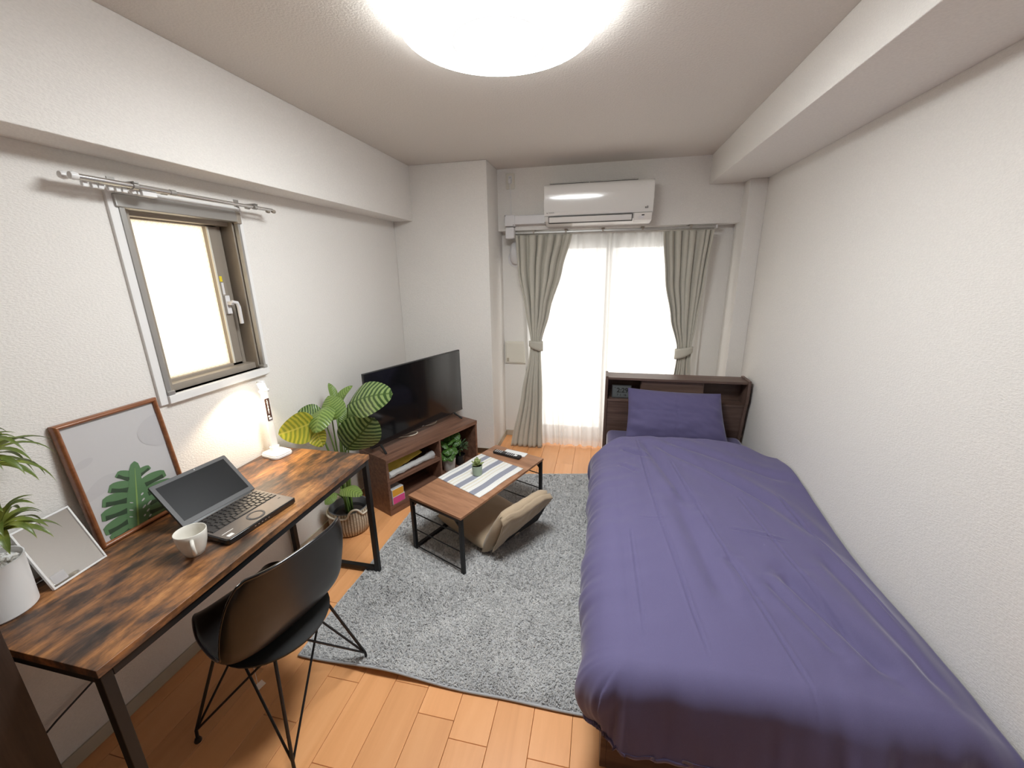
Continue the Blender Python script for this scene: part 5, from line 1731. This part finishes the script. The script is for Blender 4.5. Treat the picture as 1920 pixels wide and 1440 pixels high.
MB().grid(rug_pt, 60, 60).build('backing', 'rug_backing', rg, True, angle=180, solid=0.006)
edge = [rug_pt(k / 60, 0) for k in range(60)] + [rug_pt(1, k / 60) for k in range(60)] + [rug_pt(1 - k / 60, 1) for k in range(60)] + [rug_pt(0, 1 - k / 60) for k in range(60)]
MB().tube([(a, b_, c + 0.002) for a, b_, c in edge], 0.0055, 6, closed=True).build('binding', 'rug_backing', rg, True, angle=180)
rnd = random.Random(99)
vs, fs = [], []
for k in range(152000):
    u, v = rnd.random() * 0.992 + 0.004, rnd.random() * 0.992 + 0.004
    x_, y_, z_ = rug_pt(u, v)
    cl_ = noise.noise(Vector((x_ * 55, y_ * 55, 0)))
    c2_ = noise.noise(Vector((x_ * 55, y_ * 55, 40)))
    az = PI * 2 * (cl_ * 1.3 + rnd.random() * 0.35)
    big = noise.noise(Vector((x_ * 5, y_ * 5, 20)))
    L_ = 0.0150 * (0.75 + 0.5 * rnd.random()) * (1 + 0.35 * c2_)
    tl = 0.55 + 0.35 * big + 0.25 * rnd.random()
    dx_, dy_ = math.cos(az) * math.sin(tl), math.sin(az) * math.sin(tl)
    w_ = 0.0017
    px_, py_ = -math.sin(az) * w_, math.cos(az) * w_
    n0 = len(vs)
    hz_ = L_ * math.cos(tl)
    vs += [(x_ - px_, y_ - py_, z_), (x_ + px_, y_ + py_, z_),
           (x_ + dx_ * L_ * 0.45 + px_ * 0.9, y_ + dy_ * L_ * 0.45 + py_ * 0.9, z_ + hz_ * 0.65), (x_ + dx_ * L_ * 0.45 - px_ * 0.9, y_ + dy_ * L_ * 0.45 - py_ * 0.9, z_ + hz_ * 0.65),
           (x_ + dx_ * L_ * 1.15, y_ + dy_ * L_ * 1.15, z_ + hz_ * 0.95)]
    fs += [(n0, n0 + 1, n0 + 2, n0 + 3), (n0 + 3, n0 + 2, n0 + 4)]
me = bpy.data.meshes.new('pile')
me.from_pydata(vs, [], fs)
o = link('pile', me, 'rug_pile', rg)
o['kind'] = 'stuff'

# ================================================================== low table
LA = 0.4016
lt_rz = PI / 2 - LA
tb = thing('low_table', 'low walnut table with black metal legs standing on the rug', 'table', (0.6455, 1.7814, 0.0), lt_rz)
TL, TD, TZ = 0.832, 0.406, 0.370                          # local x along, local -y towards the bed
MB().box(0, TL, -TD, 0, TZ - 0.014, TZ).build('table_top', 'table_walnut', tb, bevel=0.0012)
for o in tb.children:
    pass
q_ = 0.020
LG = {}
for xx in (0.014, TL - 0.014):
    for yy in (-0.014, -TD + 0.014):
        MB().box(xx - q_ / 2, xx + q_ / 2, yy - q_ / 2, yy + q_ / 2, 0.008, TZ - 0.014).build('leg', 'black_metal', tb, bevel=0.0015)
    MB().box(xx - q_ / 2, xx + q_ / 2, -TD + 0.024, -0.024, TZ - 0.034, TZ - 0.014).build('end_rail', 'black_metal', tb, bevel=0.0015)
    for zz in (0.255, 0.145, 0.030):
        MB().tube([(xx, -TD + 0.020, zz), (xx, -0.020, zz)], 0.0035, 8).build('cross_rod', 'black_metal', tb, True)
    for s_ in (-1, 1):
        a = -0.024 if s_ > 0 else -TD + 0.024
        MB().bar((xx, a, TZ - 0.065), (xx, a - s_ * 0.031, TZ - 0.034), 0.010, 0.008).build('corner_gusset', 'black_metal', tb)
MB().box(0.024, TL - 0.024, -0.014 - q_ / 2, -0.014 + q_ / 2, 0.012, 0.032).build('floor_bar', 'black_metal', tb, bevel=0.0015)


def on_table(x, y, z=TZ):
    return tb.matrix_basis @ Vector((x, y, z))


# placemat
pm = None


def mat_pt(u, v):
    p = Vector((0.205, -0.362)).lerp(Vector((0.238, 0.000)), 1 - u).lerp(Vector((0.630, -0.375)).lerp(Vector((0.650, -0.008)), 1 - u), v)
    wv = 0.004 * math.sin(v * 9 + u * 3) * (1 if 0 < u < 1 else 1)
    z_ = 0.0022 + 0.0012 * noise.noise(Vector((u * 5, v * 5, 2)))
    return (p.x - 0.42, p.y + 0.19 + wv * 0.6, z_)


pm = MB().grid(mat_pt, 40, 40).build('placemat', 'striped_linen', None, True, angle=180, solid=0.0016)
pm.location = on_table(0.42, -0.19)
pm.rotation_euler = (0, 0, lt_rz)
tag(pm, 'blue and white striped linen placemat on the low table', 'placemat')
# small succulent on the placemat
sc = thing('potted_succulent', 'tiny succulent in a pale green pot on the striped placemat', 'plant', on_table(0.405, -0.180, TZ + 0.0045), lt_rz)
MB().lathe([(0, 0), (0.026, 0), (0.029, 0.003), (0.033, 0.060), (0.0335, 0.064), (0.030, 0.064), (0.029, 0.054), (0, 0.052)], 32).build('pot', 'green_pot', sc, True)
MB().lathe([(0.029, 0.054), (0, 0.057)], 20).build('soil', 'soil', sc, True)
for k in range(11):
    az, el = k * 2.4 + 0.4, lerp(1.25, 0.15, k / 11)
    c0 = Vector((0.004 * math.cos(az), 0.004 * math.sin(az), 0.058))
    dr = Vector((math.cos(az) * math.cos(el), math.sin(az) * math.cos(el), math.sin(el)))
    leaf(c0, c0 + dr * 0.045, 0.024, Vector((0, 0, 1)) - dr * 0.3, 'succulent_leaf', sc, 0.05, 0.25, 0, 0.5, 4, 8, 0.8, -0.2, solid=0.003)
leaf((0, 0, 0.07), Vector((0.012, 0.008, 0.115)), 0.026, MI @ tocam((1, 2, 0.4)), 'succulent_leaf', sc, 0.05, 0.3, 0, 0.5, 4, 8, 0.8, 0, solid=0.003)
# black remote
p0, p1 = on_table(0.722, -0.058), on_table(0.738, -0.292)
rm = thing('remote_control', 'long black remote control on the far end of the low table', 'remote control', p0.lerp(p1, 0.5), math.atan2(p1.y - p0.y, p1.x - p0.x))
MB().prism(rrect(0.215, 0.044, 0.010, 4), 0.0, 0.018, 'z').build('body', 'black_plastic', rm, bevel=0.004)
bc = MB().lathe([(0.0040, 0), (0.0040, 0.0012), (0, 0.0014)], 8).mesh('button')
k = 0
for r_ in range(11):
    for c in (-1, 0, 1):
        if r_ in (4, 5):
            continue
        k += 1
        o = link('button', bc, 'duct_plastic' if (r_ * 3 + c) % 4 else 'ink_grey', rm, True)
        o.location = (-0.090 + r_ * 0.0150, c * 0.0125, 0.018)
MB().lathe([(0.017, 0.0), (0.017, 0.0015), (0.010, 0.0018), (0, 0.0018)], 20, Matrix.Translation((-0.022, 0, 0.018))).build('dial', 'key_cap', rm, True)
MB().box(0.060, 0.080, -0.010, 0.010, 0.018, 0.0186).build('label_sticker', 'paper_white', rm)
p0 = on_table(0.788, -0.205)
cd = MB().prism(rrect(0.165, 0.058, 0.006, 3), 0, 0.006, 'z').build('white_card', 'paper_white', None, bevel=0.001)
cd.location = p0
cd.rotation_euler = (0, 0, rm.rotation_euler.z + math.radians(4))
tag(cd, 'flat white card lying behind the black remote on the low table', 'card')

# ================================================================== legless floor chair
ZA = math.radians(33)
zc = thing('floor_chair', 'beige legless floor chair with a tilted backrest pushed under the low table', 'floor chair', (1.085, 1.790, 0.018), PI / 2 - ZA)
# local x along the hinge, local y towards the table, local z up
ZW, ZD = 0.43, 0.46


def cushion(w_, d_, h_, puff, seed, M, wr=0.004):
    def mk(sgn):
        def fn(u, v):
            a, b_ = u * 2 - 1, v * 2 - 1
            e = (max(0, 1 - abs(a) ** 8) ** 0.5) * (max(0, 1 - abs(b_) ** 8) ** 0.5)
            z_ = sgn * (h_ / 2 * e + (puff * (1 - a * a) * (1 - b_ * b_) if sgn > 0 else 0) + wr * noise.noise(Vector((a * 3 + seed, b_ * 3, sgn))) * e)
            return ((a + 1) / 2 * w_, (b_ + 1) / 2 * d_, z_ + h_ / 2)
        return fn
    return MB().grid(mk(1), 36, 36, M).grid(mk(-1), 36, 36, M)


cushion(ZW, ZD, 0.095, 0.012, 1, Matrix.Translation((0, 0.01, 0.0))).build('seat_cushion', 'beige_cloth', zc, True, angle=180)
lb = math.radians(27)                                    # lean of the back away from the table
u_ = Vector((1, 0, 0))
v_ = Vector((0, -math.sin(lb), math.cos(lb)))
n_ = u_.cross(v_)                                        # faces away from the table
BM = basis((0, 0.02, 0.015), u_, v_, n_)


def back_pts(side):
    def fn(u, v):
        a = u * 2 - 1
        w_ = 1 - 0.10 * smooth(0.55, 1.0, v) * abs(a) - 0.05 * (1 - v) * 0
        x_ = ZW / 2 + a * ZW / 2 * w_
        e = (max(0, 1 - abs(a) ** 7) ** 0.5) * (max(0, 1 - abs(v * 2 - 1) ** 9) ** 0.5)
        top = 0.345 - 0.022 * abs(a) ** 3 * smooth(0.5, 1, v)
        wr = 0.006 * noise.noise(Vector((a * 3, v * 4, side * 3))) + 0.004 * noise.noise(Vector((a * 8 + v * 5, v * 9, side)))
        return (x_, v * top, side * (0.038 * e) + wr * e)
    return fn


MB().grid(back_pts(1), 36, 30, BM).grid(back_pts(-1), 36, 30, BM).build('backrest', 'beige_cloth', zc, True, angle=180)
# cover flap hanging over the outer face, with the dark pocket below it


def flap(u, v):
    a = u * 2 - 1
    x_ = ZW / 2 + a * ZW / 2 * 0.965 * (1 - 0.05 * v)
    lo__ = 0.070 + 0.170 * smooth(-0.95, 0.95, a) + 0.010 * math.sin(a * 6)
    z_ = 0.044 + 0.006 * noise.noise(Vector((a * 4, v * 4, 8))) + 0.006 * (1 - v) + 0.006 * math.sin(a * 5 + v * 3)
    if v > 0.9:
        z_ -= (v - 0.9) * 0.30
    return (x_, lerp(lo__, 0.340 - 0.02 * abs(a) ** 3, v), z_)


MB().grid(flap, 36, 26, BM).build('cover_flap', 'beige_cloth', zc, True, angle=180, solid=0.003)
MB().add([BM @ Vector(p) for p in ((0.09, 0.045, 0.0395), (ZW - 0.014, 0.062, 0.0385), (ZW - 0.010, 0.275, 0.0400), (0.06, 0.14, 0.0415))], [(0, 1, 2, 3)]).build('rear_pocket', 'black_mesh', zc, solid=0.002)
